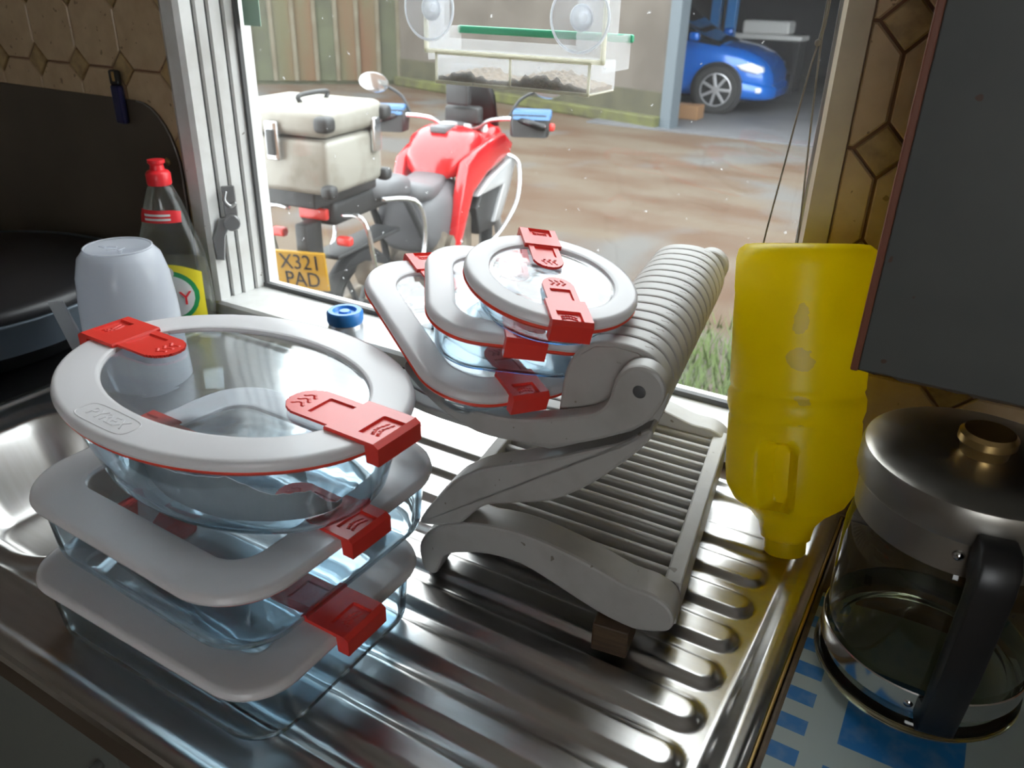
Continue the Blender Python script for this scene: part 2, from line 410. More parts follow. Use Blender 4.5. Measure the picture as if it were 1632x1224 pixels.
# garage
ga = empty('garage_shell', (0,0,0))
tag(ga, 'dark open garage interior behind the steel post', 'garage', kind='structure')
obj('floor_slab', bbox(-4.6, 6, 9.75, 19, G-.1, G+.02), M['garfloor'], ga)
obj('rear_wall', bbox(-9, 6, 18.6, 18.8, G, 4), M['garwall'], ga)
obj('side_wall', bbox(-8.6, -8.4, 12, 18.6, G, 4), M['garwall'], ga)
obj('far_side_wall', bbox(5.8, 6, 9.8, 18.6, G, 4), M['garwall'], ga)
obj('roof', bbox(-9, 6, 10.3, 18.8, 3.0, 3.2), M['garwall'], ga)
obj('lintel', bbox(-3.5, 6, 9.75, 10.3, 2.2, 3.2), M['conc'], ga)
obj('shelf_back', bbox(-6, 4, 17.4, 18.5, .55, .62), M['garwall'], ga)

# ------------------------------------------------------------------ the kitchen shell
YW = 0.93                                    # face of the tiled wall
WX0, WX1, WZ0, WZ1 = -1.165, -0.135, 0.02, 1.30
X0, X1, Y0, ZC, ZF = -2.5, 1.5, -2.3, 1.5, -0.9
wn = empty('wall_north', (0, 0, 0))
tag(wn, 'tiled kitchen wall with beige octagon tiles around the window', 'wall', kind='structure')
b = bmesh.new()
bbox(X0, WX0, YW, 1.05, G, ZC, bm=b); bbox(WX1, X1, YW, 1.05, G, ZC, bm=b)
bbox(WX0, WX1, YW, 1.05, G, WZ0, bm=b); bbox(WX0, WX1, YW, 1.05, WZ1, ZC, bm=b)
obj('grouted_wall', b, M['grout'], wn)

def clip_poly(P, axis, lim, sign):
    out = []
    for i in range(len(P)):
        a, c = P[i], P[(i+1) % len(P)]
        ia, ic = (a[axis]-lim)*sign >= 0, (c[axis]-lim)*sign >= 0
        if ia: out.append(a)
        if ia != ic:
            t = (lim-a[axis])/(c[axis]-a[axis]); out.append((a[0]+t*(c[0]-a[0]), a[1]+t*(c[1]-a[1])))
    return out
def inset_poly(P, d):
    cx = sum(p[0] for p in P)/len(P); cz = sum(p[1] for p in P)/len(P)
    out = []
    for i in range(len(P)):
        a, p, c = Vector(P[i-1]), Vector(P[i]), Vector(P[(i+1) % len(P)])
        e1 = (p-a).normalized(); e2 = (c-p).normalized()
        n1 = Vector((-e1.y, e1.x)); n2 = Vector((-e2.y, e2.x))
        bis = n1+n2
        if bis.length < 1e-6: bis = n1
        bis.normalize(); k = d/max(.35, bis.dot(n1))
        out.append((p.x+bis.x*k, p.y+bis.y*k))
    return out
TP, TD, GR = 0.122, 0.028, 0.0022
def tile_geo(P, th, bev):
    b = bmesh.new(); n = len(P); Q = inset_poly(P, bev)
    a = [b.verts.new((p[0], YW, p[1])) for p in P]; c = [b.verts.new((p[0], YW-th+bev, p[1])) for p in P]
    d = [b.verts.new((p[0], YW-th, p[1])) for p in Q]
    for i in range(n):
        j = (i+1) % n
        b.faces.new((a[i], a[j], c[j], c[i])); b.faces.new((c[i], c[j], d[j], d[i]))
    b.faces.new(d)
    return b
def put_tiles(xa, xb, za, zb):
    i0, i1 = int(math.floor((xa+.098)/TP))-1, int(math.ceil((xb+.098)/TP))+1
    j0, j1 = int(math.floor((za-.407)/TP))-1, int(math.ceil((zb-.407)/TP))+1
    for i in range(i0, i1+1):
        for j in range(j0, j1+1):
            x, z = -.098+i*TP, .407+j*TP
            for kind in (0, 1):
                if kind == 0:
                    r = TD-GR; P = [(x+r,z),(x,z+r),(x-r,z),(x,z-r)]
                else:
                    ox, oz = x+TP/2, z+TP/2; h = TP/2-GR*.8; k = TP/2-TD-GR*.5
                    P = [(ox+h,oz-k),(ox+h,oz+k),(ox+k,oz+h),(ox-k,oz+h),(ox-h,oz+k),(ox-h,oz-k),(ox-k,oz-h),(ox+k,oz-h)]
                for ax, lim, sg in ((0,xa,1),(0,xb,-1),(1,za,1),(1,zb,-1)):
                    if P: P = clip_poly(P, ax, lim, sg)
                if len(P) < 3: continue
                ar = abs(sum(P[q][0]*P[(q+1) % len(P)][1]-P[(q+1) % len(P)][0]*P[q][1] for q in range(len(P))))/2
                if ar < 1.5e-4: continue
                obj('accent_tile' if kind == 0 else 'tile', tile_geo(P, .005 if kind else .0055, .0016), M['tile'] if kind else M['tiledot'], wn)
put_tiles(-1.95, WX0-.004, 0.02, .72)
put_tiles(WX1+.003, 0.36, 0.0, .72)
put_tiles(WX0-.004, WX1+.003, -.02, WZ0)

for nm, bx_, lb in (('wall_west', (X0-.1, X0, Y0, 1.05, ZF, ZC), 'plain kitchen wall beyond the hob'), ('wall_east', (X1, X1+.1, Y0, 1.05, ZF, ZC), 'plain kitchen wall beyond the worktop')):
    tag(obj(nm, bbox(*bx_), M['plaster']), lb, 'wall', kind='structure')
tag(obj('floor', bbox(X0, X1, Y0, 1.0, ZF-.1, ZF), M['floor']), 'brown kitchen floor', 'floor', kind='structure')
tag(obj('ceiling', bbox(X0, X1, Y0, 1.05, ZC, ZC+.1), M['ceil']), 'plain white kitchen ceiling', 'ceiling', kind='structure')
b = bmesh.new(); BX0, BX1, BZ0, BZ1 = .3, 1.3, .2, 1.05   # opening added behind the viewer, lets sky light in as fill
bbox(X0, BX0, Y0-.1, Y0, ZF, ZC, bm=b); bbox(BX1, X1, Y0-.1, Y0, ZF, ZC, bm=b); bbox(BX0, BX1, Y0-.1, Y0, ZF, BZ0, bm=b); bbox(BX0, BX1, Y0-.1, Y0, BZ1, ZC, bm=b)
tag(obj('wall_south', b, M['plaster']), 'kitchen wall behind the viewer with an opening added for fill light', 'wall', kind='structure')

# ------------------------------------------------------------------ window
wi = empty('window_1', (0, 0, 0)); tag(wi, 'white framed kitchen window looking onto the yard', 'window', kind='structure')
GY = 1.010
JB = [(-1.168,.904),(-1.140,.904),(-1.132,.910),(-1.130,.930),(-1.1375,.932),(-1.1375,.936),(-1.128,.938),(-1.125,.952),(-1.131,.954),(-1.131,.957),(-1.1225,.959),(-1.120,.978),(-1.126,.980),(-1.126,.983),(-1.117,.985),(-1.1155,1.0),(-1.1155,1.035),(-1.168,1.035)]
st = obj('frame_jamb', prism(JB, .028, WZ1, 'xy', 0), M['white'], wi)
obj('gasket', bbox(-1.1374, -1.1335, .9325, .9355, .03, WZ1-.01), M['greyseal'], st)
obj('gasket', bbox(-1.1309, -1.1275, .9543, .9567, .03, WZ1-.01), M['greyseal'], st)
obj('gasket', bbox(-1.1259, -1.1225, .9803, .9827, .03, WZ1-.01), M['greyseal'], st)
obj('gasket', bbox(-1.1154, -1.110, 1.000, 1.008, .03, WZ1-.01), M['greyseal'], st)
obj('frame_head', bbox(-1.1155, -.166, .93, 1.03, 1.25, WZ1, .004), M['white'], wi)
sl = obj('sill', prism([(.905,.006),(.905,.024),(.910,.029),(.99,.034),(1.035,.034),(1.035,.006)], -1.16, -.14, 'yz', .002), M['white'], wi)
obj('gasket', bbox(-1.1155, -.170, .998, 1.008, .0335, .042), M['greyseal'], sl)
obj('reveal_board', prism([(-.1665,.995),(-.1665,.945),(-.158,.922),(WX1+.002,.922),(WX1,.99),(-.1665,.99)], .030, WZ1, 'xy', .001), M['trimwood'], wi)
obj('metal_stile', bbox(-.178, -.1665, .985, 1.03, .034, WZ1, .002), M['alu'], wi)
obj('pane', bbox(-1.1155, -.172, GY, GY+.004, .034, 1.26), M['pane'], wi)
# latch on the casement
lt = empty('window_latch', (-1.121, .947, .165), .9); tag(lt, 'grey metal casement latch with hanging handle on the white stile', 'latch')
obj('keep_plate', bbox(-.010, .012, -.006, 0, .012, .066, .002), M['alu'], lt)
obj('pivot', prism([(.014*math.cos(a), .014*math.sin(a)+.004) for a in [2*PI*k/16 for k in range(16)]], -.020, -.004, 'xz', .002), M['alu'], lt)
obj('handle', prism([(-.020,.012),(-.004,.016),(-.006,-.004),(-.014,-.020),(-.020,-.062),(-.034,-.060),(-.036,-.02)], -.016, -.006, 'xz', .002), M['alu'], lt)
obj('hook', tube([(-.004,-.012,.058),(-.008,-.018,.045),(0,-.018,.034),(.010,-.014,.038)], .0035, 8), M['alu'], lt, True)
# hanging clear strip beside the frame
cs = obj('plastic_strip', prism([(-1.176,.95),(-1.150,.95),(-1.158,.245),(-1.160,.235),(-1.176,.235),(-1.178,.245)], .908, .914, 'xz', .001), M['clearstrip'])
tag(cs, 'clear plastic strip hanging down beside the white window frame', 'strip')
nt_ = obj('paper_notice', bbox(-1.108, -1.070, GY+.0045, GY+.0055, .482, .60), M['notice']); tag(nt_, 'pale green sticker in the top corner of the window', 'sticker')
# blind cords
def cordobj(pts, label):
    o = obj('blind_cord', tube(pts, .0011, 6, 8), M['cord'], None, True); tag(o, label, 'cord', 'blind cords')
    return o
c1 = cordobj([(-.183,.95,.75),(-.1835,.95,.546),(-.185,.95,.51),(-.1905,.95,.466),(-.199,.95,.37),(-.207,.95,.279),(-.208,.95,.20)], 'grey blind cord slanting away from the window edge, the outer of the two')
obj('knot', lathe([(0.0005,-.004),(.003,-.002),(.003,.002),(.0005,.004)], 10), M['cord'], c1, True).location = (-.186,.95,.505)
cordobj([(-.180,.952,.75),(-.1815,.952,.546),(-.183,.952,.51),(-.180,.952,.454),(-.174,.952,.37),(-.1686,.952,.2895),(-.168,.952,.20)], 'grey blind cord hanging nearly straight beside the cream window reveal')

# ------------------------------------------------------------------ bird feeder on the outside of the pane
FY = GY+.004
bf = empty('window_bird_feeder', (-.61, FY+.016, .42)); tag(bf, 'clear plastic window bird feeder with green perch and seed', 'bird feeder')
def fb(name, x0, x1, y0, y1, z0, z1, mt, par=None, bev=.0015): return obj(name, bbox(x0, x1, y0, y1, z0, z1, bev, 1), mt, par or bf)
bp_ = fb('back_panel', -.142, .142, 0, .003, .045, .062, M['feeder'])
for s_ in (-1, 1): fb('upright', s_*.122-.021, s_*.122+.021, 0, .003, .062, .30, M['feeder'], bp_)
fb('edge_strip', -.146, -.140, -.001, .006, .04, .30, M['feedrim'], bp_); fb('edge_strip', .138, .144, -.001, .006, .04, .30, M['feedrim'], bp_)
fb('edge_strip', -.146, .144, -.001, .004, .040, .046, M['feedrim'], bp_)
for s in (-1, 1):
    fb('side_panel', s*.141-.0015, s*.141+.0015, .003, .09, .03, .075, M['feeder'])
    fb('side_panel_riser', s*.141-.0015, s*.141+.0015, .003, .045, .075, .28, M['feeder'])
ty = fb('seed_tray', -.126, .126, 0, .082, .0, .003, M['feedrim'])
fb('tray_wall', -.126, .126, 0, .002, .003, .042, M['feeder'], ty); fb('tray_wall', -.126, .126, .080, .082, .003, .042, M['feeder'], ty)
fb('tray_wall', -.126, -.124, .002, .08, .003, .042, M['feeder'], ty); fb('tray_wall', .124, .126, .002, .08, .003, .042, M['feeder'], ty)
for x in (-.126, 0, .122): fb('tray_rib', x, x+.004, -.0015, .001, 0, .042, M['feedrim'], ty, .0008)
fb('tray_rib', -.126, .126, -.0015, .001, .039, .043, M['feedrim'], ty, .0008); fb('tray_rib', -.126, .126, -.0015, .001, -.001, .004, M['feedrim'], ty, .0008)
obj('perch', bbox(-.146, .146, .086, .094, .064, .075, .003), M['green'], bf)
def seedz(x, y): 
    a = .012*math.exp(-((x+.075)/.03)**2) + .016*math.exp(-((x-.05)/.045)**2) + .005
    return .004 + a*(.8+.25*math.sin(x*310+y*70)*math.sin(y*260+x*50))
sd = obj('seed', grid_solid(60, 18, lambda i, j: (-.123+.246*i/60, .003+.076*j/18), lambda x, y: True, seedz, lambda x, y: .0032), M['seed'], bf); sd['kind'] = 'stuff'
def suction(x, z):
    c = obj('suction_cup', lathe([(.0008,.012),(.012,.012),(.014,.006),(.034,.0015),(.041,.0),(.041,-.001),(.033,.0002),(.012,.004),(.0008,.005)], 40), M['cupclear'], bf, True)
    r = obj('cup_ridge', lathe([(.0395,.0),(.0415,-.0005),(.0435,.0008),(.041,.002)], 40, True), M['cupridge'], c, True)
    r2 = obj('cup_knob', lathe([(.0008,.020),(.007,.020),(.009,.017),(.006,.012),(.012,.008),(.015,.005),(.017,.006),(.013,.012)], 28, cap1=False), M['cupridge'], c, True)
    c.rotation_euler = (-PI/2, 0, 0); c.location = (x, -.0145, z)
suction(-.126, .100); suction(.112, .096)

# ------------------------------------------------------------------ sink unit, worktop, cupboards, hob
SX0, SX1, SY0, SY1 = -1.125, -.048, .236, .875
RY = [.345+.0525*k for k in range(9)]
BX, BYc, BHX, BHY, BR = -.885, .455, .175, .135, .10
def sd_rrect(x, y, cx, cy, hx, hy, r):
    qx, qy = abs(x-cx)-hx+r, abs(y-cy)-hy+r
    return math.hypot(max(qx,0), max(qy,0)) + min(max(qx,qy),0) - r
def sinkz(x, y):
    z = 0.0005
    # raised rolled rim and bead around the draining area
    e = min(x-SX0, SX1-x, y-SY0, SY1-y)
    z += .004*smst(.022, .012, e) - .006*smst(.006, 0, e)
    z += .003*math.exp(-((y-.300)/.004)**2) + .0025*math.exp(-((x+.066)/.004)**2)*smst(.29,.31,y)
    ar = smst(.305, .318, y)*smst(-.072, -.082, x)*smst(-.700, -.688, x)*smst(.845, .83, y)
    z -= .0065*ar
    k = round((y-.345)/.0525); k = max(0, min(8, k))
    dy = y-(.345+.0525*k); xe = -.112; xs = -.660
    dx = max(x-xe, xs-x, 0.0); d = math.hypot(dx, dy)
    z += .0068*smst(.021, .011, d)*ar
    s = sd_rrect(x, y, BX, BYc, BHX, BHY, BR)
    z -= .004*smst(.03, .006, s)
    z -= .10*smst(0, -.075, s)
    return z
NX, NY = 340, 200
xs_ = [SX0+(SX1-SX0)*i/NX for i in range(NX+1)]; ys_ = [SY0+(SY1-SY0)*j/NY for j in range(NY+1)]
V = [(x, y, sinkz(x, y)) for x in xs_ for y in ys_]
Fs = [(i*(NY+1)+j, (i+1)*(NY+1)+j, (i+1)*(NY+1)+j+1, i*(NY+1)+j+1) for i in range(NX) for j in range(NY)]
sk = empty('sink_unit', (0,0,0)); tag(sk, 'stainless steel sink unit with ridged draining board and basin', 'sink')
me_o = obj('drainer_top', (V, Fs), M['steel'], sk, True)
obj('front_lip', prism([(SY0-.002,-.001),(SY0+.004,.001),(SY0+.004,-.03),(SY0-.004,-.03),(SY0-.004,-.006)], SX0, SX1, 'yz', 0), M['chrome'], sk)
bb = bbox(SX1-.004, SX1, SY0, SY1, -.03, -.0012); obj('side_lip', bb, M['chrome'], sk)
obj('basin_waste', lathe([(.0005,.002),(.03,.003),(.036,.0),(.036,-.004)], 28, cap1=False), M['chrome'], sk, True).location = (BX, BYc, -.1015)

bc = empty('sink_cupboard', (0,0,ZF)); tag(bc, 'grey green base cupboard below the steel sink', 'cupboard')
obj('carcass', bbox(-1.12, -.05, .30, .40, .1, -ZF-.17), M['basecab'], bc)
obj('rail', bbox(-1.12, -.05, .262, .30, -ZF-.075, -ZF-.032, .004), M['brown'], bc)
for k in range(2):
    d_ = obj('door', bbox(-1.115+k*.534, -1.115+k*.534+.528, .272, .298, .1, -ZF-.082, .005), M['basecab'], bc)
    obj('handle', tube([(-.62+k*.14,.272,.62),(-.62+k*.14,.245,.63),(-.62+k*.14,.245,.73),(-.62+k*.14,.272,.74)], .005, 8), M['alu'], d_, True)
obj('plinth', bbox(-1.12, -.05, .34, .40, 0, .1), M['brown'], bc)
bk = obj('back_ledge', bbox(-1.13, .9, .875, YW, -.04, -.001, .002), M['brown'], None); tag(bk, 'narrow brown worktop ledge between the sink and the window wall', 'ledge')
wt = empty('worktop', (0,0,0)); tag(wt, 'brown laminate worktop to the side of the sink', 'worktop')
obj('slab', bbox(-.044, .9, .24, .873, -.04, -.002, .003), M['brown'], wt)
obj('edge_strip', bbox(-.0475, -.0445, .24, .873, -.03, -.001, .001), M['brass'], wt)
wc2 = empty('worktop_cupboard', (.42,.57,ZF)); tag(wc2, 'grey green cupboard carrying the brown worktop', 'cupboard')
obj('carcass', bbox(-.46, .48, -.27, .34, 0, -ZF-.04), M['basecab'], wc2)
obj('door', bbox(-.455, .475, -.296, -.272, .1, -ZF-.05, .005), M['basecab'], wc2)

def mat_mat():
    mt, nt, b = newmat('blue_check_print')
    b.inputs['Roughness'].default_value = 0.45
    tc = nt.nodes.new('ShaderNodeTexCoord'); sp = nt.nodes.new('ShaderNodeSeparateXYZ'); nt.links.new(tc.outputs['Object'], sp.inputs[0])
    def mth(op, a, c=None):
        n = nt.nodes.new('ShaderNodeMath'); n.operation = op
        for i, q in enumerate((a, c)):
            if q is None: continue
            if isinstance(q, (int, float)): n.inputs[i].default_value = q
            else: nt.links.new(q, n.inputs[i])
        return n.outputs[0]
    x, y = sp.outputs[0], sp.outputs[1]
    fy = mth('LESS_THAN', mth('FRACT', mth('DIVIDE', y, .034)), .5)
    fx = mth('LESS_THAN', mth('FRACT', mth('DIVIDE', x, .042)), .55)
    edge = mth('LESS_THAN', x, .030)                                        # row of squares along the edge
    front = mth('LESS_THAN', y, .048)                                       # rows along the front
    sq = mth('MULTIPLY', mth('MULTIPLY', fx, fy), mth('MAXIMUM', edge, front))
    bigx = mth('MULTIPLY', mth('GREATER_THAN', x, .048), mth('LESS_THAN', x, .14)); bigy = mth('MULTIPLY', mth('GREATER_THAN', y, .075), mth('LESS_THAN', y, .17))
    allm = mth('MAXIMUM', sq, mth('MULTIPLY', bigx, bigy))
    no = nt.nodes.new('ShaderNodeTexNoise'); no.inputs['Scale'].default_value = 70; no.inputs['Detail'].default_value = 5; nt.links.new(tc.outputs['Object'], no.inputs['Vector'])
    fac = mth('MULTIPLY', allm, mth('ADD', .55, mth('MULTIPLY', no.outputs[0], .8)))
    mx = nt.nodes.new('ShaderNodeMix'); mx.data_type = 'RGBA'; mx.inputs[6].default_value = (0.40,0.47,0.46,1); mx.inputs[7].default_value = (0.015,0.17,0.46,1)
    nt.links.new(fac, mx.inputs[0]); nt.links.new(mx.outputs[2], b.inputs['Base Color'])
    return mt
cm = obj('counter_mat', bbox(0, .42, 0, .262, 0, .002, .0008), mat_mat()); cm.location = (-.038, .46, -.0018)
tag(cm, 'pale worktop mat printed with blue squares under the glass jug', 'mat')

hb = empty('hob', (0,0,0)); tag(hb, 'dark hob beside the sink under the black pan', 'hob')
obj('hob_top', bbox(-2.1, -1.135, .26, .90, -.03, -.004, .004), M['black'], hb)
obj('hob_body', bbox(-2.1, -1.14, .28, .90, ZF, -.03), M['basecab'], hb)
pan = empty('wok_pan', (-1.435, .60, -.004)); tag(pan, 'large black pan with blue grey rim on the hob', 'pan')
obj('bowl', lathe([(.17,0),(.235,.012),(.275,.05),(.290,.098),(.288,.1),(.284,.098),(.268,.052),(.23,.018),(.02,.010)], 72), M['blackpan'], pan, True, 40)
obj('rim_band', lathe([(.280,.050),(.2925,.098),(.295,.101),(.290,.103),(.286,.100)], 72, cap0=False, cap1=False), M['pansteel'], pan, True)
obj('lid', lathe([(.284,.100),(.24,.112),(.15,.126),(.02,.132),(.02,.128),(.15,.122),(.24,.108)], 64), M['blackpan'], pan, True)
obj('lid_knob', lathe([(.006,.130),(.006,.150),(.016,.156),(.018,.166),(.010,.172),(.0005,.173)], 24), M['chrome'], pan, True)
sp_ = obj('plastic_scraper', prism([(-.014,0),(.014,0),(.012,.13),(-.010,.135)], -.002, .002, 'xz', .0008), frosted('scraper_plastic', (.6,.62,.64), .45, .2, .4))
sp_.location = (-1.075, .62, .0); sp_.rotation_euler = (-.05, -.32, .5); tag(sp_, 'translucent plastic scraper leaning beside the black pan', 'scraper')

spb = empty('splashback_panel', (0, 0, 0)); tag(spb, 'dark brown splashback sheet with rounded corner on the tiled wall', 'panel')
P = [(-2.2, 0), (-1.198, 0), (-1.198, .24)]
for k in range(9):
    a = (PI/2)*k/8; P.append((-1.288+.09*math.cos(a), .24+.118*math.sin(a)))
P.append((-2.2, .358))
obj('sheet', prism(P, YW-.010, YW-.0055, 'xz', .0008), M['panel'], spb)
obj('edge_bead', tube([(p[0], YW-.0108, p[1]) for p in P[1:-1]] , .0013, 6, smooth=False), M['alu'], spb, True)
sc_ = obj('screw', lathe([(.0005,.003),(.005,.0025),(.007,0)], 16), M['brass'], spb, True); sc_.rotation_euler = (PI/2,0,0); sc_.location = (-1.232, YW-.0100, .262)
lg = empty('lighter', (-1.322, YW-.0195, .318)); tag(lg, 'dark blue lighter tucked at the top of the brown panel', 'lighter')
obj('tank', bbox(-.012, .012, -.006, .006, 0, .064, .004), M['lighter'], lg)
obj('hood', bbox(-.011, .011, -.005, .005, .064, .088, .003), M['black'], lg)
obj('spark_wheel', bbox(-.001, .006, -.0062, .002, .070, .086, .0015), M['brass'], lg)

# ------------------------------------------------------------------ wall cabinet
wcab = empty('wall_cabinet', (0,0,0)); tag(wcab, 'grey painted wall cabinet with red brown door edge and rust specks', 'cabinet')
CX, CY, CZ = -.056, .648, .276
obj('carcass', bbox(CX+.004, .55, CY+.022, YW-.006, CZ+.002, 1.05, .001), M['cabraw'], wcab)
dr = obj('door', bbox(CX+.006, .55, CY, CY+.019, CZ+.004, 1.05, .001), M['cabface'], wcab)
obj('door_edging', bbox(CX, CX+.006, CY-.0008, CY+.020, CZ+.002, 1.05, .0015), M['cabedge'], dr)
b = bmesh.new()
rr = random.Random(3); x = CX+.004; pts = []
while x < .55:
    pts.append((x, CZ+.004-rr.random()*.003)); x += .004+rr.random()*.006
pts += [(.55, CZ+.006), (CX+.004, CZ+.006)]
obj('chipped_bottom_edge', prism(pts, CY+.001, CY+.018, 'xz'), M['cabraw'], dr)

# ------------------------------------------------------------------ lidded glass dishes
def outl(kind, hx, hy, r, s, n=10):
    """closed outline inset by s"""
    if kind == 'ellipse':
        N = 8*n
        return [((hx-s)*math.cos(2*PI*k/N), (hy-s)*math.sin(2*PI*k/N)) for k in range(N)]
    hx, hy, r = hx-s, hy-s, max(r-s*.8, .006); P = []
    for sx, sy, a0 in ((1,1,0),(-1,1,90),(-1,-1,180),(1,-1,270)):
        for k in range(2*n):
            a = math.radians(a0+90*k/(2*n-1)); P.append((sx*(hx-r)+r*math.cos(a), sy*(hy-r)+r*math.sin(a)))
    return P

CLIP_L, CLIP_W = .092, .042
def make_clip():
    """red clip: local x outwards, hinge tongue at x<0, lip at x>0; z=0 is the lid's top"""
    d = .001; nx, ny = int(CLIP_L/d)+1, int(CLIP_W/d)
    x0 = -.070
    def fx(i, j): return (x0+i*d, -CLIP_W/2+j*d)
    def keep(x, y):
        if x < -.052:                       # rounded tongue end
            w = CLIP_W/2-.004
            return ((x+.052)/.018)**2 + (y/w)**2 <= 1.0
        if x < -.022: return abs(y) < CLIP_W/2-.004
        return True
    def top(x, y):
        z = .0012
        if x >= -.022: z = .0026
        if -.046 < x < -.024 and abs(y) < .011: z = -.0004                       # vent window
        if .002 < x < .0185 and abs(y+.002) < .012:
            z = .0004                                                             # thumb window
            for c in (.0075, .0115):
                if abs((x-c)-.35*abs(y+.002)+.0015) < .0008 and abs(y+.002) < .008: z = .0012
        if x < -.05:
            for c in (-.006, 0, .006):
                if abs(y-c-.0015*math.sin((x+.06)*700)) < .0009 and -.064 < x < -.053: z = .0018
        if x > .019: z = .0026 - .8*(x-.019)
        return z
    def bot(x, y): return -.0012 if x < .012 else -.0155
    return grid_solid(nx, ny, fx, keep, top, bot)
CLIP = make_clip()
clip_me = None

def make_dish(name, label, Mw, kind, hx, hy, r, h, taper, rimw, cs=1.0, round_b=.02, curve=1.0, clips=(1,-1), letter=None, so=.0030):
    """origin at the base centre; h is the height of the glass rim; the lid's top lies .006 above it"""
    global clip_me
    t = empty(name, M=Mw); tag(t, label, 'dish', 'lidded glass dishes')
    th = .0042; rim = .006
    prof = []
    K = 12
    for k in range(K+1):                     # outer wall from the base up
        a = k/K
        if a < .45:
            q = a/.45*PI/2; s = rim+taper+round_b*(1-math.sin(q)); z = round_b*(1-math.cos(q))*.9
        else:
            q = (a-.45)/.55; s = rim+taper*(1-q)**curve; z = round_b*.9+(h-round_b*.9)*q
        prof.append((s, z))
    outer = prof; inner = []
    for s, z in reversed(prof[:-1]):
        inner.append((s+th, max(z+th*.2, th) if z < round_b else z))
    allp = outer + [(rim+.001, h+.0008), (rim+th-.001, h+.0008), (rim+th, h)] + inner
    allp = [(outer[0][0]+.012, .0)] + allp + [(inner[-1][0]+.012, th)]
    rings = [[(p[0], p[1], z) for p in outl(kind, hx, hy, r, s)] for s, z in allp]
    obj('glass_body', loft(rings), M['glass'], t, True, 60)
    # lid rim
    zt = h+.006
    pr = [(rim+.004, zt-.0052),(.004, zt-.0052),(.0,zt-.0085),(-.0008,zt-.006),(.0004,zt-.0022),(.0018,zt-.0006),(.0042,zt),(.0055,zt+.0001),(rimw-.0042,zt+.0001),(rimw-.003,zt),(rimw-.001,zt-.0008),(rimw,zt-.003),(rimw,zt-.0048),(rimw-.004,zt-.0045),(.014,zt-.0028)]
    rings = [[(p[0], p[1], z) for p in outl(kind, hx, hy, r, s)] for s, z in pr]
    lid = obj('lid', loft(rings, closed=True), M['lidwhite'], t, True, 35)
    # clear window, gently dished
    rings = []
    sc0 = outl(kind, hx, hy, r, rimw-.0005)
    for f_, dz in ((1,-.0032),(.97,-.0040),(.90,-.0042),(.7,-.0034),(.45,-.0026),(.2,-.0021),(.03,-.002)):
        rings.append([(p[0]*f_, p[1]*f_, zt+dz) for p in sc0])
    obj('lid_window', loft(rings, cap0=False), M['lidclear'], lid, True)
    # red seal under the rim
    pr = [(.0005+so,zt-.0088),(-.0006+so,zt-.0105),(.0008+so,zt-.0125),(.0055+so*.3,zt-.0125),(.0055+so*.3,zt-.0056),(.0045+so*.3,zt-.0056),(.0045+so*.3,zt-.0086)]
    rings = [[(p[0], p[1], z) for p in outl(kind, hx, hy, r, s)] for s, z in pr]
    obj('seal', loft(rings, closed=True), M['redseal'], lid, True, 50)
    for sgn in clips:
        if clip_me is None:
            c = obj('clip', CLIP, M['red'], lid, False); clip_me = c
        else: c = share('clip', clip_me, lid)
        c.location = (sgn*(hx-.012*cs), 0, zt+.0008); c.rotation_euler = (0, 0, 0 if sgn > 0 else PI); c.scale = (cs, cs, 1)
    if letter:
        (lx, ly, la, ls) = letter
        ml = Matrix.Translation((lx, ly, zt+.0001)) @ Matrix.Rotation(la, 4, 'Z')
        text_mesh('PYREX', ls, .0005, 'embossed_lettering', M['lidwhite'], lid, ml)
        w2, h2 = ls*2.1, ls*.72
        ring = [Vector((math.copysign(max(0, abs(math.cos(a))**.45), math.cos(a))*w2, math.copysign(abs(math.sin(a))**.45, math.sin(a))*h2, 0)) for a in [2*PI*k/40 for k in range(40)]]
        obj('embossed_border', tube([ml @ p for p in ring], .0006, 6, smooth=False, closed=True), M['lidwhite'], lid, True)
    return t

def flat_M(cx, cy, z, a): return Matrix.Translation((cx, cy, z)) @ Matrix.Rotation(a, 4, 'Z')
make_dish('rectangular_dish', 'large rectangular lidded glass dish at the bottom of the front stack', flat_M(-.511,.379,.0012,0), 'rrect', .149, .113, .045, .066, .004, .040, 1.15, .014, 1.0)
make_dish('square_dish', 'squarish lidded glass dish in the middle of the front stack', flat_M(-.5235,.4123,.0745,-.035), 'rrect', .149, .1345, .060, .0665, .004, .042, 1.12, .018, 1.0)
make_dish('oval_dish', 'large oval lidded glass bowl on top of the front stack', flat_M(-.516,.415,.1475,-.03), 'ellipse', .172, .126, 0, .0915, .016, .038, 1.2, .038, 1.4, letter=(-.016, -.1065, -.02, .0155), so=.0012)

# second stack lies tilted in the rack
n_ = Vector((.2215,-.0391,.9744)).normalized()
PN = Vector((-.2849,.5339,.2329)); e1 = Vector((.831,-.516,-.210)); e1 = (e1-n_*e1.dot(n_)).normalized(); e2 = n_.cross(e1)
def tilt_M(a, b_, off, h, rot):
    """lid centre at a*e1+b*e2 in the plane lifted by off; rot turns the long axis"""
    c = PN + e1*a + e2*b_ + n_*(off-h-.006)
    f1 = e1*math.cos(rot)+e2*math.sin(rot); f2 = n_.cross(f1)
    mm = Matrix.Identity(4)
    for i in range(3): mm[i][0], mm[i][1], mm[i][2], mm[i][3] = f1[i], f2[i], n_[i], c[i]
    return mm
make_dish('rectangular_dish', 'rectangular lidded glass dish lowest in the tilted stack on the rack', tilt_M(-.1335, 0, .001, .046, 0), 'rrect', .1215, .079, .056, .046, .022, .029, .85, .014, so=0)
make_dish('square_dish', 'small square lidded glass dish in the middle of the tilted stack', tilt_M(-.0995, .0235, .050, .0427, math.radians(-21.67)), 'rrect', .0825, .0825, .046, .0427, .006, .0255, .85, .010, so=0)
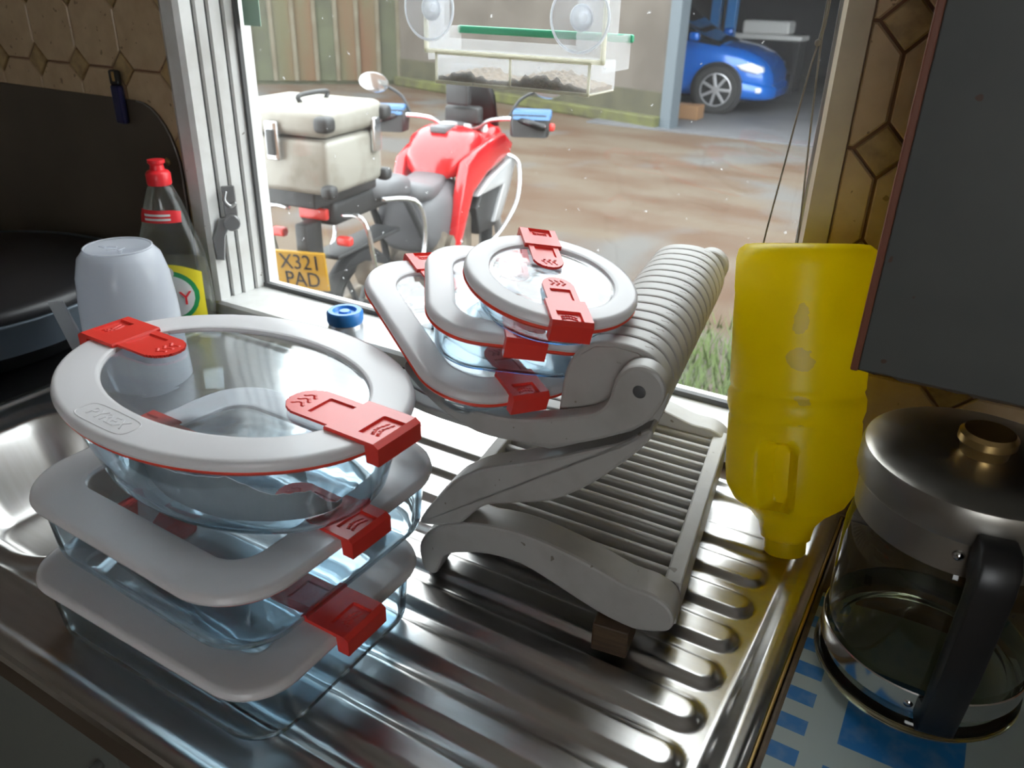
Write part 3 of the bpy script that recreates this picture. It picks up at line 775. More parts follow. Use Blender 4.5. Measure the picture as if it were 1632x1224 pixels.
make_dish('round_dish', 'small round lidded glass dish on top of the tilted stack', tilt_M(-.0615, .0315, .0875, .0312, math.radians(-18.55)), 'ellipse', .0765, .0765, 0, .0312, .009, .0215, .82, .010, 1.3, so=0)

def paper(name, label, Mw, a0, a1, rx, ry, z0, peaks, N=60):
    """sheet of torn paper standing along the inside of a bowl"""
    V, Fs = [], []
    rr = random.Random(len(label))
    for k in range(N+1):
        t = k/N; a = a0+(a1-a0)*t
        hh = sum(hp*max(0, 1-abs(t-c)/w) for c, w, hp in peaks) + .004 + rr.random()*.0015
        for q, ro in ((0, 0), (1, 0), (1, .0008), (0, .0008)):
            f_ = 1+.10*q*hh/.05
            V.append(((rx-ro)*f_*math.cos(a), (ry-ro)*f_*math.sin(a), z0+q*hh))
    for k in range(N):
        for q in range(4): Fs.append((k*4+q, k*4+(q+1) % 4, (k+1)*4+(q+1) % 4, (k+1)*4+q))
    Fs += [(0,1,2,3), (N*4+3, N*4+2, N*4+1, N*4)]
    o = obj(name, (V, Fs), M['paper']); o.matrix_world = Mw; tag(o, label, 'paper')
    return o
paper('torn_paper', 'torn grey paper standing inside the large oval bowl', flat_M(-.516,.415,.1475,-.03), math.radians(-165), math.radians(5), .112, .070, .0055, [(.62,.30,.042),(.35,.25,.020),(.85,.12,.016)])
paper('torn_paper', 'grey paper strip inside the squarish middle dish', flat_M(-.5235,.4123,.0745,-.035), math.radians(-178), math.radians(-100), .098, .082, .006, [(.4,.5,.03)])

# ------------------------------------------------------------------ dish rack
RTH = math.radians(1.5); SH = .1317            # the loose rack stands slightly skewed
rk = empty('folding_dish_rack', (-.396, .529, 0), RTH); tag(rk, 'stained ivory plastic folding dish rack with curved arms and ribbed bars', 'dish rack')
LOW = [(-.0100,.010),(-.0124,.0315),(-.0025,.0512),(.0168,.068),(.036,.0775),(.0568,.0847),(.0914,.0914),(.1246,.0921),(.1632,.0876),(.1883,.0825),(.2129,.0767),(.2363,.0765),(.2525,.0690),(.2580,.0560),(.2550,.0450),(.2463,.0393),(.232,.0335),(.2172,.0312),(.1859,.0352),(.1399,.0484),(.106,.0565),(.0713,.0536),(.0425,.0441),(.020,.0318),(.0125,.0150),(.0080,.0040),(.0010,.0012),(-.0065,.0035)]
MID = [(-.0125,.0605),(-.006,.074),(.0061,.0927),(.0285,.1226),(.0440,.136),(.0632,.1497),(.1085,.1713),(.1387,.1863),(.1583,.1975),(.1780,.208),(.1960,.2185),(.2085,.231),(.2155,.236),(.2185,.2330),(.2160,.2250),(.2008,.2033),(.1696,.1679),(.1351,.1392),(.0972,.1221),(.0705,.1109),(.0567,.1001),(.0389,.0787),(.026,.071),(.010,.0640),(-.006,.0590)]
UPP = [(-.0240,.2330),(-.0200,.2370),(-.0079,.2300),(.0091,.2197),(.0362,.2100),(.0755,.2095),(.1127,.2170),(.1533,.2320),(.170,.2410),(.1790,.2535),(.1835,.2730),(.1920,.2850),(.2030,.2900),(.2140,.2885),(.2225,.2810),(.2255,.2710),(.2235,.2610),(.2131,.2423),(.1983,.2293),(.1665,.2106),(.1321,.1956),(.0952,.1885),(.0562,.1864),(.0224,.1961),(-.002,.2110),(-.0200,.2260)]
AW = .034; UW = .020
def rounded(P, k=3): return [(p.x, p.y) for p in smooth_path([(q[0], q[1], 0) for q in P], k, True)]
LOW, MID, UPP = rounded(LOW), rounded(MID), rounded(UPP)
def skew(o):
    o.location.x -= SH*o.location.y; return o
def skewdata(o):
    for vv in o.data.vertices: vv.co.x -= SH*vv.co.y
    return o
for v0 in (0.0, .316):
    skewdata(obj('lower_arm', prism(LOW, v0, v0+AW, 'xz', .003), M['rack'], rk, True, 22))
    skewdata(obj('middle_arm', prism(MID, v0+.002, v0+AW-.002, 'xz', .003), M['rack'], rk, True, 22))
    ua = skewdata(obj('upper_arm', prism(UPP, v0 if v0 == 0 else v0+AW-UW, v0+UW if v0 == 0 else v0+AW, 'xz', .003), M['rack'], rk, True, 22))
    pv = obj('pivot_pin', lathe([(.0005,.0006),(.0045,.0006),(.0055,0),(.0055,-.004)], 20), M['greyseal'], ua, True); pv.rotation_euler = (PI/2,0,0); pv.location = (.2045-SH*v0, v0, .268)
# tray: frame and slats
skewdata(obj('tray_side', prism([(.036,.022),(.036,.070),(.330,.070),(.330,.022)], .240, .257, 'yz', .002), M['rack'], rk))
skewdata(obj('tray_side', prism([(.036,.026),(.036,.072),(.330,.072),(.330,.026)], .002, .016, 'yz', .002), M['rack'], rk))
skewdata(obj('tray_lip', bbox(.016, .240, .036, .046, .040, .060, .002), M['rack'], rk))
skewdata(obj('tray_lip', bbox(.016, .240, .320, .330, .040, .060, .002), M['rack'], rk))
sl0 = None; nsl = 14
for k in range(nsl):
    v = .055 + k*(.312-.055)/(nsl-1)
    if sl0 is None:
        sl0 = skew(obj('tray_slat', bbox(.014, .244, -.0048, .0048, -.008, .006, .003, 2), M['rack'], rk, True, 50)); sl0.location = (-SH*v, v, .060)
    else: share('tray_slat', sl0, rk, (-SH*v, v, .060))
# ribbed bars of the upper shelf
HEAD = [(.124,.185),(.129,.217),(.133,.257),(.143,.280),(.157,.291),(.177,.2950),(.198,.2940),(.214,.286),(.2235,.271),(.2245,.255),(.219,.234),(.208,.222),(.194,.215),(.174,.208),(.158,.198),(.146,.188),(.132,.178),(.03,.174),(-.03,.178),(-.060,.190),(-.056,.196),(-.026,.186),(.03,.182),(.110,.184)]
rb0 = None; nrb = 15
for k in range(nrb):
    v = UW+.002 + k*(.330-UW-.004)/nrb
    if rb0 is None:
        wv = (.330-UW-.004)/nrb - .0020
        rb0 = skewdata(obj('shelf_rib', prism(rounded(HEAD), 0, wv, 'xz', .002), M['rack'], rk, True, 22)); rb0.location = (-SH*v, v, 0)
    else: share('shelf_rib', rb0, rk, (-SH*v, v, 0))
skewdata(obj('rib_core', prism([(p[0]*.9+.0175, p[1]*.93+.017) for p in HEAD[1:15]], UW, .330, 'xz', 0), M['rack'], rk))
wb = obj('wooden_block', bbox(-.017, .017, -.019, .019, 0, .0315, .002), M['wood']); wb.location = (-.194, .543, .0008); wb.rotation_euler = (0,0,.15)
tag(wb, 'dark wet wooden block propping up the dish rack', 'wood block')

# ------------------------------------------------------------------ yellow upturned jug
ax0 = Vector((-.088, .762, .003)); ax1 = Vector((-.140, .842, .322)); jl = (ax1-ax0).length
jz = (ax1-ax0).normalized(); jx = Vector((1,0,0)); jx = (jx-jz*jx.dot(jz)).normalized(); jy = jz.cross(jx)
JM = Matrix.Identity(4)
for i in range(3): JM[i][0], JM[i][1], JM[i][2], JM[i][3] = jx[i], jy[i], jz[i], ax0[i]
tocam = (Vector((0,0,.55))-(ax0+ax1)/2); tl_ = JM.to_3x3().transposed() @ tocam; CA = math.atan2(tl_.y, tl_.x)
JR = .0685
JUG_SPOTS = []
for da, z, r, sz in ((-.02,.262,.009,.6),(.04,.222,.013,1.0),(.10,.182,.0075,1.8),(.10,.158,.006,3.0)):
    a = CA+da; JUG_SPOTS.append(((JR*math.cos(a), JR*math.sin(a), z), r, sz))
M['jug'] = jug_mat()
jg = empty('yellow_jug', M=JM); tag(jg, 'yellow plastic bottle standing upside down to drain by the window', 'bottle')
prof = [(.020,.020),(.026,.021),(.028,.030),(.030,.036),(.040,.048),(.058,.062),(.0655,.076),(.0675,.095),(.0675,.150),(.0665,.153),(.0675,.157),(.0695,.164),(.0695,.176),(.0675,.181),(.0665,.184),(.068,.188),(.0685,.26),(.068,.282),(.0688,.286),(.0688,jl-.016),(.0665,jl-.006),(.060,jl-.001),(.050,jl),(.042,jl-.004),(.001,jl-.006)]
PR = []
for (r0,z0),(r1,z1) in zip(prof, prof[1:]):
    st_ = max(1, int(abs(z1-z0)/.004))
    for q in range(st_): PR.append((r0+(r1-r0)*q/st_, z0+(z1-z0)*q/st_))
PR.append(prof[-1])
Vj, Fj = lathe(PR, 96)
HAa = CA-.22
V2 = []
for (x, y, z) in Vj:
    r = math.hypot(x, y); a = math.atan2(y, x); da = (a-HAa+PI) % (2*PI)-PI
    if r > .03 and .04 < z < .16:
        dd = math.hypot(max(0, abs(da)*JR-.010)/.010, max(0, abs(z-.098)-.026)/.012)
        k = smst(1.0, .35, dd); x, y = x*(1-.42*k), y*(1-.42*k)
    V2.append((x, y, z))
obj('bottle_body', (V2, Fj), M['jug'], jg, True, 60)
obj('cap', lathe([(.001,0),(.020,.0),(.022,.003),(.022,.017),(.026,.019),(.026,.022),(.001,.022)], 40), M['jug'], jg, True, 40)

# ------------------------------------------------------------------ glass jug with steel lid
PX, PY = .052, .650
pt = empty('glass_jug', (PX, PY, .0004)); tag(pt, 'round glass coffee jug with steel lid and black handle on the mat', 'jug')
obj('glass_wall', lathe([(.076,.030),(.0800,.045),(.0825,.075),(.0838,.11),(.0838,.145),(.0815,.162),(.0775,.172)], 72, cap0=False, cap1=False), M['smoke'], pt, True)
bs = obj('glass_base', lathe([(.030,.001),(.070,.001),(.080,.005),(.0855,.013),(.0845,.021),(.079,.026),(.074,.031),(.070,.028),(.074,.018),(.060,.010),(.030,.009)], 72), M['glassband'], pt, True)
obj('steel_band', lathe([(.0815,.032),(.0830,.033),(.0840,.052),(.0832,.053),(.0822,.052),(.0810,.033)], 72, True), M['chrome'], pt, True, 40)
obj('steel_collar', lathe([(.0785,.170),(.0815,.171),(.0815,.203),(.0785,.204)], 72, True), M['darksteel'], pt, True, 40)
ld = obj('lid', lathe([(.0815,.200),(.0850,.201),(.0865,.204),(.0865,.224),(.0850,.229),(.080,.2315),(.045,.2335),(.001,.234)], 72, cap0=False), M['darksteel'], pt, True, 40)
obj('lid_knob', lathe([(.017,.233),(.018,.241),(.021,.244),(.021,.250),(.018,.253),(.001,.2535)], 40), M['brass'], ld, True, 40)
ha = math.radians(-78)
hd = obj('handle', prism([(.0865,.214),(.104,.214),(.114,.205),(.117,.185),(.112,.10),(.104,.036),(.096,.028),(.080,.032),(.0805,.050),(.092,.055),(.0935,.10),(.096,.165),(.094,.178),(.084,.184),(.082,.202)], -.0135, .0135, 'xz', .003), M['black'], pt, True, 40); hd.rotation_euler = (0,0,ha)
for z in (.040, .188):
    rv = obj('rivet', lathe([(.0005,.003),(.0035,.0022),(.0045,0)], 14), M['chrome'], pt, True)
    a = ha-.22; rv.rotation_euler = (0, PI/2, a); rv.location = (.0815*math.cos(a), .0815*math.sin(a), z)

# ------------------------------------------------------------------ washing-up bottle, tub, little blue-capped bottle
sb = empty('washing_up_bottle', (-1.165, .848, .0005), .62); tag(sb, 'clear washing-up liquid bottle with red cap in the window corner', 'bottle')
def oval(prof, n=48, fy=.55):
    return loft([[(r*math.cos(2*PI*j/n), r*fy_*math.sin(2*PI*j/n), z) for j in range(n)] for r, z, fy_ in prof])
BP = [(.050,0,.62),(.058,.006,.62),(.060,.03,.62),(.059,.09,.62),(.055,.125,.62),(.048,.155,.64),(.040,.178,.7),(.036,.195,.76),(.030,.215,.85),(.021,.238,1),(.0165,.246,1)]
obj('bottle_body', oval(BP), M['soapclear'], sb, True)
obj('liquid', oval([(r*.93, z*.97+.003, fy_) for r, z, fy_ in BP[:4]]+[(.0535,.115,.62)]), M['soapliq'], sb, True, 40)
cp = obj('cap', lathe([(.0185,.244),(.0195,.247),(.0195,.262),(.0165,.266),(.0115,.268),(.0105,.276),(.0135,.279),(.0135,.284),(.001,.285)], 32), M['capred'], sb, True, 40)
def curved_label(name, poly, off, mat, par, zf=lambda z: .060):
    """flat print bent onto the front of the bottle; poly in (x, z)"""
    b = bmesh.new(); vs = []
    for x, z in poly:
        R = np.interp(z, [p[1] for p in BP], [p[0] for p in BP]); fy = np.interp(z, [p[1] for p in BP], [p[2] for p in BP])
        xx = max(-R*.98, min(R*.98, x)); vs.append(b.verts.new((xx, -math.sqrt(max(0, R*R-xx*xx))*fy-off, z)))
    c = b.faces.new(vs); bmesh.ops.triangulate(b, faces=[c])
    r = bmesh.ops.extrude_face_region(b, geom=list(b.faces)); bmesh.ops.translate(b, verts=[q for q in r['geom'] if isinstance(q, bmesh.types.BMVert)], vec=(0,-.0004,0))
    return obj(name, b, mat, par)
def strip_label(name, x0, x1, zfun0, zfun1, off, mat, par, n=20):
    V, Fs = [], []
    for k in range(n+1):
        x = x0+(x1-x0)*k/n
        for z in (zfun0(x), (zfun0(x)+zfun1(x))/2, zfun1(x)):
            R = float(np.interp(z, [p[1] for p in BP], [p[0] for p in BP])); fy = float(np.interp(z, [p[1] for p in BP], [p[2] for p in BP]))
            xx = max(-R*.985, min(R*.985, x)); V.append((xx*(1+off/R), -math.sqrt(max(0, R*R-xx*xx))*fy-off, z))
    for k in range(n):
        for q in range(2): Fs.append((k*3+q, (k+1)*3+q, (k+1)*3+q+1, k*3+q+1))
    return obj(name, (V, Fs), mat, par, True)
def ell(cz, a, c, s):
    return lambda x: cz+s*c*math.sqrt(max(0, 1-(x/a)**2))
lb = strip_label('front_label', -.05, .05, lambda x: .012+.0*x, lambda x: .118-.35*x*x*20, .0010, M['lblyellow'], sb)
strip_label('green_ring', -.043, .043, ell(.062,.0435,.045,-1), ell(.062,.0435,.045,1), .0016, M['lblgreen'], lb)
strip_label('white_oval', -.036, .036, ell(.062,.0365,.037,-1), ell(.062,.0365,.037,1), .0022, M['lblwhite'], lb)
strip_label('leaf_badge', -.010, .010, ell(.104,.0102,.010,-1), ell(.104,.0102,.010,1), .0028, M['lblwhite'], lb)
text_mesh('Y', .034, .0006, 'letter_print', M['lblred'], lb, Matrix.Translation((.024, -.0375, .058)) @ Matrix.Rotation(.32, 4, 'Z') @ Matrix.Rotation(PI/2, 4, 'X'))
nl = strip_label('neck_label', -.034, .030, lambda x: .186-.0*x, lambda x: .207-6*(max(0,x-.012))**2*2, .0012, M['lblred'], sb)
for z in (.192, .199): strip_label('white_print', -.024, .016, lambda x, z=z: z-.0018, lambda x, z=z: z+.0018, .0020, M['lblwhite'], nl)

tb = empty('plastic_tub', (-1.03, .665, .0025)); tag(tb, 'cloudy plastic tub drying upside down behind the oval bowl', 'tub')
TPf = [(r*.69, z) for r, z in [(.103,0),(.1035,.004),(.100,.05),(.096,.12),(.090,.165),(.080,.192),(.068,.202),(.064,.2045),(.062,.2035),(.001,.2025)]]
TPi = [(r*.69, z) for r, z in [(.001,.2005),(.062,.2012),(.067,.1995),(.078,.190),(.088,.164),(.094,.12),(.098,.05),(.1005,.0)]]
obj('tub_wall', lathe(TPf+TPi, 64, True), M['tub'], tb, True, 50)
obj('base_ring', lathe([(.0453,.2035),(.0462,.2055),(.0445,.2065),(.0428,.2045)], 64, True), M['tub'], tb, True)
for k in range(5):
    o = obj('embossed_mark', bbox(-.007, .007, -.002, .002, .2028, .2042, .0006, 1), M['tub'], tb); o.location = ((-.02+.01*k), -.01+.008*(k % 2), 0); o.rotation_euler = (0,0,.6*k)

bb_ = empty('capped_bottle', (-.815, .885, -.0005)); tag(bb_, 'small silver bottle with blue cap below the window sill', 'bottle')
obj('sleeve', lathe([(.024,0),(.027,.003),(.028,.02),(.028,.060),(.026,.068),(.022,.072)], 36), M['silverpack'], bb_, True, 40)
obj('cap', lathe([(.0225,.068),(.027,.069),(.0285,.073),(.0285,.086),(.026,.089),(.019,.089),(.016,.084),(.010,.084),(.008,.088),(.001,.088)], 36), M['bluepack'], bb_, True, 40)

# ------------------------------------------------------------------ motorcycle in the yard
M['mred'] = pm('red_bodywork', (0.50,0.012,0.015), 0.25, coat=0.5)
M['mgrey'] = pm('grey_seat_vinyl', (0.10,0.10,0.105), 0.5)
M['msilver'] = pm('silver_bodywork', (0.52,0.53,0.54), 0.35, 0.4)
M['malu'] = pm('dirty_aluminium_case', (0.34,0.33,0.29), 0.45, 0.15, col2=(0.20,0.18,0.14), nscale=6, lo=.45, hi=.75)
M['mblack'] = pm('black_motor_parts', (0.03,0.03,0.03), 0.5)
M['meng'] = pm('muddy_engine_metal', (0.20,0.17,0.13), 0.6, 0.4, col2=(0.10,0.08,0.06), nscale=9)
M['tyre'] = pm('tyre_rubber', (0.025,0.025,0.025), 0.8)
M['plate'] = pm('yellow_number_plate', (0.46,0.26,0.012), 0.45)
M['mblue'] = pm('blue_handguard', (0.05,0.14,0.30), 0.3)
M['mirror'] = pm('mirror_silver', (0.7,0.72,0.74), 0.1, 0.9)
M['amber'] = pm('red_lens', (0.7,0.05,0.04), 0.3)
mb = empty('motorcycle', (-2.22, 2.51, G), math.radians(98)); mb.scale = (.88,.88,.88)
tag(mb, 'red adventure motorcycle with aluminium top box parked outside', 'motorcycle')
def wheel(name, cx, cz, steer=0, r=.31, w=.075):
    def prof(p): return [(q[0], q[1]) for q in p]
    ty_ = lathe([(r-.075,-w*.40),(r-.05,-w/2),(r-.015,-w*.45),(r,0),(r-.015,w*.45),(r-.05,w/2),(r-.075,w*.40)], 40, True)
    rot = Matrix.Translation((cx,0,cz)) @ Matrix.Rotation(steer,4,'Z') @ Matrix.Rotation(PI/2,4,'X')
    t = obj('tyre', ty_, M['tyre'], None, True, 50); t.data.transform(rot); t.parent = mb; t.name = name
    b = geo_bm(lathe([(r-.095,-.026),(r-.074,-.032),(r-.074,.032),(r-.095,.026)], 40, True)); merge(b, geo_bm(lathe([(.03,-.04),(.045,-.03),(.045,.03),(.03,.04)], 20, True)))
    rm = obj('rim', b, M['mblack'], t, True, 50); rm.data.transform(rot)
    s0 = None
    for k in range(6):
        sp2 = bbox(.035, r-.085, -.012, .012, -.011, .011, .004, 1); s = obj('spoke', sp2, M['mblack'], t); s.data.transform(rot @ Matrix.Rotation(k*PI/3,4,'Z'))
wheel('rear_wheel', 0, .31); wheel('front_wheel', 1.52, .31, .45)
def bx(name, x0, x1, y0, y1, z0, z1, mt, par=None, bev=.012): return obj(name, bbox(x0,x1,y0,y1,z0,z1,bev,3), mt, par or mb, True, 45)
def tb2(name, pts, r, mt, par=None, k=6): return obj(name, tube(pts, r, 8, k), mt, par or mb, True)
# top box
bxx = bx('top_box', -.52, -.10, -.235, .235, .99, 1.21, M['malu'], None, .03)
bx('box_lid', -.53, -.09, -.245, .245, 1.215, 1.325, M['malu'], bxx, .035)
for y in (-.235, .235):
    for x in (-.52, -.10):
        s = 1 if y > 0 else -1; q = 1 if x > -.3 else -1
        bx('corner_guard', x-.035, x+.035, y-.035, y+.035, 1.24, 1.302, M['mblack'], bxx, .02); bx('corner_guard', x-.03, x+.03, y-.03, y+.03, .985, 1.04, M['mblack'], bxx, .02)
bx('latch', -.548, -.52, -.03, .03, 1.12, 1.27, M['mirror'], bxx, .008); bx('latch_lever', -.558, -.546, -.018, .018, 1.14, 1.24, M['mblack'], bxx, .005)
bx('latch', -.20, -.14, -.256, -.235, 1.12, 1.26, M['mirror'], bxx, .008)
tb2('box_handle', [(-.2,-.03,1.325),(-.2,-.03,1.35),(-.38,-.03,1.35),(-.38,-.03,1.325)], .010, M['mblack'], bxx)
bx('luggage_rack', -.46, .02, -.12, .12, .915, .99, M['mblack'], None, .01)
# tail, plate
bx('tail_unit', -.30, .18, -.10, .10, .80, .915, M['mblack'], None, .03)
bx('tail_light', -.325, -.295, -.07, .07, .83, .88, M['amber'], None, .008)
bx('plate_bracket', -.42, -.30, -.03, .03, .60, .83, M['mblack'], None, .01)
npz = obj('number_plate', bbox(-.008, .008, -.115, .115, -.09, .09, .004), M['plate'], mb); npz.location = (-.43,0,.63); npz.rotation_euler = (0,-.15,.20)
for s, z in (('X321', .04), ('PAD', -.042)):
    text_mesh(s, .10, .001, 'plate_lettering', M['black'], npz, Matrix.Translation((-.0095, 0, z)) @ Matrix.Rotation(-PI/2,4,'Z') @ Matrix.Rotation(PI/2,4,'X') @ Matrix.Diagonal((.86,1,1,1)))
for y in (-.17, .17): bx('indicator', -.36, -.32, y-.035, y+.035, .74, .78, M['amber'], None, .012)
# seat
def body_loft(name, secs, mt, par=None):
    """secs: x, half width, z low, z high"""
    rings = []
    for x, hw, z0, z1 in secs:
        zc, hz = (z0+z1)/2, (z1-z0)/2
        rings.append([(x, hw*math.copysign(abs(math.cos(a))**.6, math.cos(a)), zc+hz*math.copysign(abs(math.sin(a))**.6, math.sin(a))) for a in [2*PI*k/24 for k in range(24)]])
    return obj(name, loft(rings), mt, par or mb, True, 60)
body_loft('pillion_seat', [(.0,.06,.86,.90),(.03,.12,.84,.93),(.2,.135,.82,.93),(.32,.13,.80,.92),(.36,.10,.80,.88)], M['mgrey'])
body_loft('rider_seat', [(.34,.10,.78,.86),(.38,.15,.76,.87),(.52,.155,.74,.84),(.68,.12,.74,.83),(.80,.09,.76,.86),(.83,.06,.78,.84)], M['mgrey'])
body_loft('seat_cowl', [(.42,.13,.52,.76),(.50,.17,.46,.78),(.70,.175,.44,.80),(.82,.15,.46,.82)], M['mgrey'])
tk = body_loft('fuel_tank', [(.74,.07,.80,.88),(.78,.15,.80,.96),(.88,.19,.80,1.04),(1.00,.20,.80,1.06),(1.12,.17,.82,1.03),(1.2,.10,.84,.97)], M['mred'])
obj('filler_cap', lathe([(.05,0),(.05,.012),(.04,.016),(.001,.016)], 24), M['msilver'], tk, True, 40).location = (1.0,0,1.058)
bx('tank_panel', .86, 1.1, -.05, .05, 1.03, 1.066, M['mgrey'], tk, .01)
for s in (-1, 1):
    nmS = obj('side_fairing', prism([(.62,.44),(.70,.46),(.86,.72),(1.05,.80),(1.38,.86),(1.42,.92),(1.30,.99),(1.10,.98),(.90,.95),(.78,.90),(.72,.76)], s*.16, s*.225, 'xz', .02, 3), M['mred'], mb, True, 50)
    obj('silver_trim', prism([(.90,.70),(1.06,.77),(1.38,.84),(1.44,.80),(1.36,.66),(1.22,.50),(1.14,.50),(1.28,.70),(1.10,.70)], s*.185, s*.235, 'xz', .012, 2), M['msilver'], nmS, True, 50)
    obj('radiator_cover', prism([(.98,.46),(1.22,.46),(1.34,.66),(1.28,.76),(1.06,.74),(.94,.62)], s*.12, s*.205, 'xz', .012, 2), M['mblack'], mb, True, 50)
    tb2('crash_bar', [(.80,s*.16,.40),(.92,s*.27,.42),(1.10,s*.31,.50),(1.30,s*.31,.62),(1.40,s*.27,.80),(1.36,s*.20,.86)], .013, M['mirror'])
    tb2('pannier_rail', [(-.30,s*.14,.86),(-.30,s*.25,.84),(-.22,s*.265,.56),(.02,s*.265,.50),(.20,s*.26,.58),(.18,s*.25,.82),(.02,s*.14,.86)], .011, M['mirror'])
    tb2('footrest', [(.42,s*.14,.40),(.42,s*.26,.39)], .013, M['meng'])
    tb2('fork_leg', [(1.24,s*.10,1.04),(1.51+(-s)*.035*0,s*.10-.0,.33)], .026, M['msilver'])
# engine, frame, exhaust
bx('engine_block', .52, .98, -.17, .17, .26, .62, M['meng'], None, .05)
cc = obj('clutch_cover', lathe([(.11,0),(.11,.03),(.09,.045),(.001,.05)], 28), M['meng'], mb, True, 40); cc.rotation_euler = (PI/2,0,0); cc.location = (.70,-.17,.44)
bx('sump_guard', .50, 1.05, -.14, .14, .17, .25, M['mblack'], None, .02)
tb2('frame_tube', [(.30,-.11,.80),(.45,-.13,.55),(.50,-.13,.35)], .02, M['mblack']); tb2('frame_tube', [(.30,.11,.80),(.45,.13,.55),(.50,.13,.35)], .02, M['mblack'])
tb2('swingarm', [(.0,-.09,.31),(.45,-.09,.38)], .032, M['meng']); tb2('swingarm', [(.0,.09,.31),(.45,.09,.38)], .032, M['meng'])
tb2('exhaust_can', [(.20,-.17,.42),(-.22,-.19,.58)], .060, M['meng'], None, 4); tb2('exhaust_pipe', [(.80,-.10,.30),(.5,-.15,.28),(.22,-.17,.41)], .025, M['meng'])
bx('mudguard', -.26, .30, -.075, .075, .635, .655, M['mblack'], None, .008); bx('front_mudguard', 1.30, 1.74, -.07, .07, .635, .655, M['mred'], None, .008)
tb2('side_stand', [(.55,.15,.28),(.50,.30,.02)], .012, M['mblack'])
body_loft('front_cowl', [(1.18,.12,.82,.98),(1.3,.17,.80,1.05),(1.45,.14,.80,1.02),(1.62,.06,.82,.92)], M['mred'])
ws = obj('windscreen', loft([[(1.34+.0*k, (-.16+.04*k), 1.02) for k in range(9)], [(1.30-.06*math.sin(PI*k/8)*0, (-.15+.0375*k), 1.2) for k in range(9)], [(1.24, (-.10+.025*k), 1.36) for k in range(9)]], False, False), M['mblack'], mb, True)
sm = ws.modifiers.new('s', 'SOLIDIFY'); sm.thickness = .006
bx('dashboard', 1.16, 1.24, -.11, .11, 1.04, 1.14, M['mblack'], None, .02)
bx('navigation_mount', 1.10, 1.16, -.07, .07, 1.15, 1.30, M['mblack'], None, .015)
# handlebars, steered
SM = Matrix.Translation((1.14,0,0)) @ Matrix.Rotation(.30,4,'Z')
def steer(o):
    o.data.transform(SM); return o
bar = steer(obj('handlebar', tube([(-.12,.50,1.06),(-.06,.34,1.09),(.02,.18,1.07),(.04,.08,1.02),(.04,-.08,1.02),(.02,-.18,1.07),(-.06,-.34,1.09),(-.12,-.50,1.06)], .013, 10, 6), M['mirror'], mb, True))
steer(obj('bar_clamp', bbox(.0,.10,-.07,.07,.99,1.05,.015), M['msilver'], mb, True, 45))
for s in (-1, 1):
    steer(obj('grip', tube([(-.07,s*.35,1.09),(-.12,s*.50,1.06)], .020, 10), M['black'], bar, True))
    hg = steer(obj('handguard', prism([(-.10,1.00),(.03,.99),(.06,1.06),(.04,1.13),(-.08,1.12)], s*.30, s*.52, 'xz', .02, 2), M['mblack'], mb, True, 50))
    steer(obj('handguard_top', prism([(-.09,1.095),(.05,1.10),(.03,1.14),(-.07,1.135)], s*.31, s*.53, 'xz', .012, 2), M['mblue'], hg, True, 50))
    steer(obj('indicator', bbox(-.06,.0,s*.53-.02,s*.53+.02,1.03,1.07,.012), M['amber'], hg, True))
    ms = steer(obj('mirror_stalk', tube([(.0,s*.28,1.08),(.04,s*.34,1.18),(.05,s*.44,1.235)], .009, 8), M['mblack'], mb, True))
    mi = loft([[(.045+dx, s*.50+.085*sc2*math.cos(a)+.01*math.sin(a), 1.25+.055*sc2*math.sin(a)) for a in [2*PI*k/24 for k in range(24)]] for dx, sc2 in ((-.014,.92),(-.012,1.0),(.01,.95),(.03,.6),(.036,.2))])
    steer(obj('mirror', mi, M['mirror'], ms, True, 50))

# ------------------------------------------------------------------ blue car in the garage
M['cblue'] = pm('blue_car_paint', (0.002,0.11,0.48), 0.25, 0.2, coat=0.8)
M['cglass'] = pm('dark_car_glass', (0.01,0.012,0.015), 0.05)
M['lamp'] = pm('headlight_clear', (0.75,0.78,0.80), 0.15)
M['alloy'] = pm('silver_alloy', (0.55,0.55,0.57), 0.3, 0.7)
car = empty('blue_car', (-3.57, 12.45, G+.02), 0.06); tag(car, 'bright blue car parked inside the open garage', 'car')
# side profile stations along x (nose at +x); car centre at y=0, width 1.7
ST = [(-3.1,.70,.30,.55),(-3.0,.80,.22,.86),(-2.6,.84,.18,.92),(-1.0,.85,.17,.93),(-.55,.85,.17,.95),(0.0,.845,.18,.90),(.28,.83,.19,.85),(.48,.78,.20,.77),(.61,.70,.21,.67),(.68,.58,.24,.55),(.70,.46,.28,.46)]
def car_ring(x, hw, z0, z1, n=28):
    out = []
    for k in range(n):
        a = 2*PI*k/n; c, s = math.cos(a), math.sin(a)
        out.append((x, hw*math.copysign(abs(c)**.35, c), (z0+z1)/2+(z1-z0)/2*math.copysign(abs(s)**.5, s)))
    return out
cb = obj('car_body', loft([car_ring(*s) for s in ST]), M['cblue'], car, True, 60)
obj('cabin', loft([car_ring(x, hw, z0, z1) for x, hw, z0, z1 in ((-2.75,.60,.86,.95),(-2.2,.66,.86,1.30),(-1.5,.68,.86,1.42),(-.9,.66,.86,1.38),(-.35,.70,.84,1.0),(-.05,.72,.82,.90))]), M['cglass'], car, True, 60)
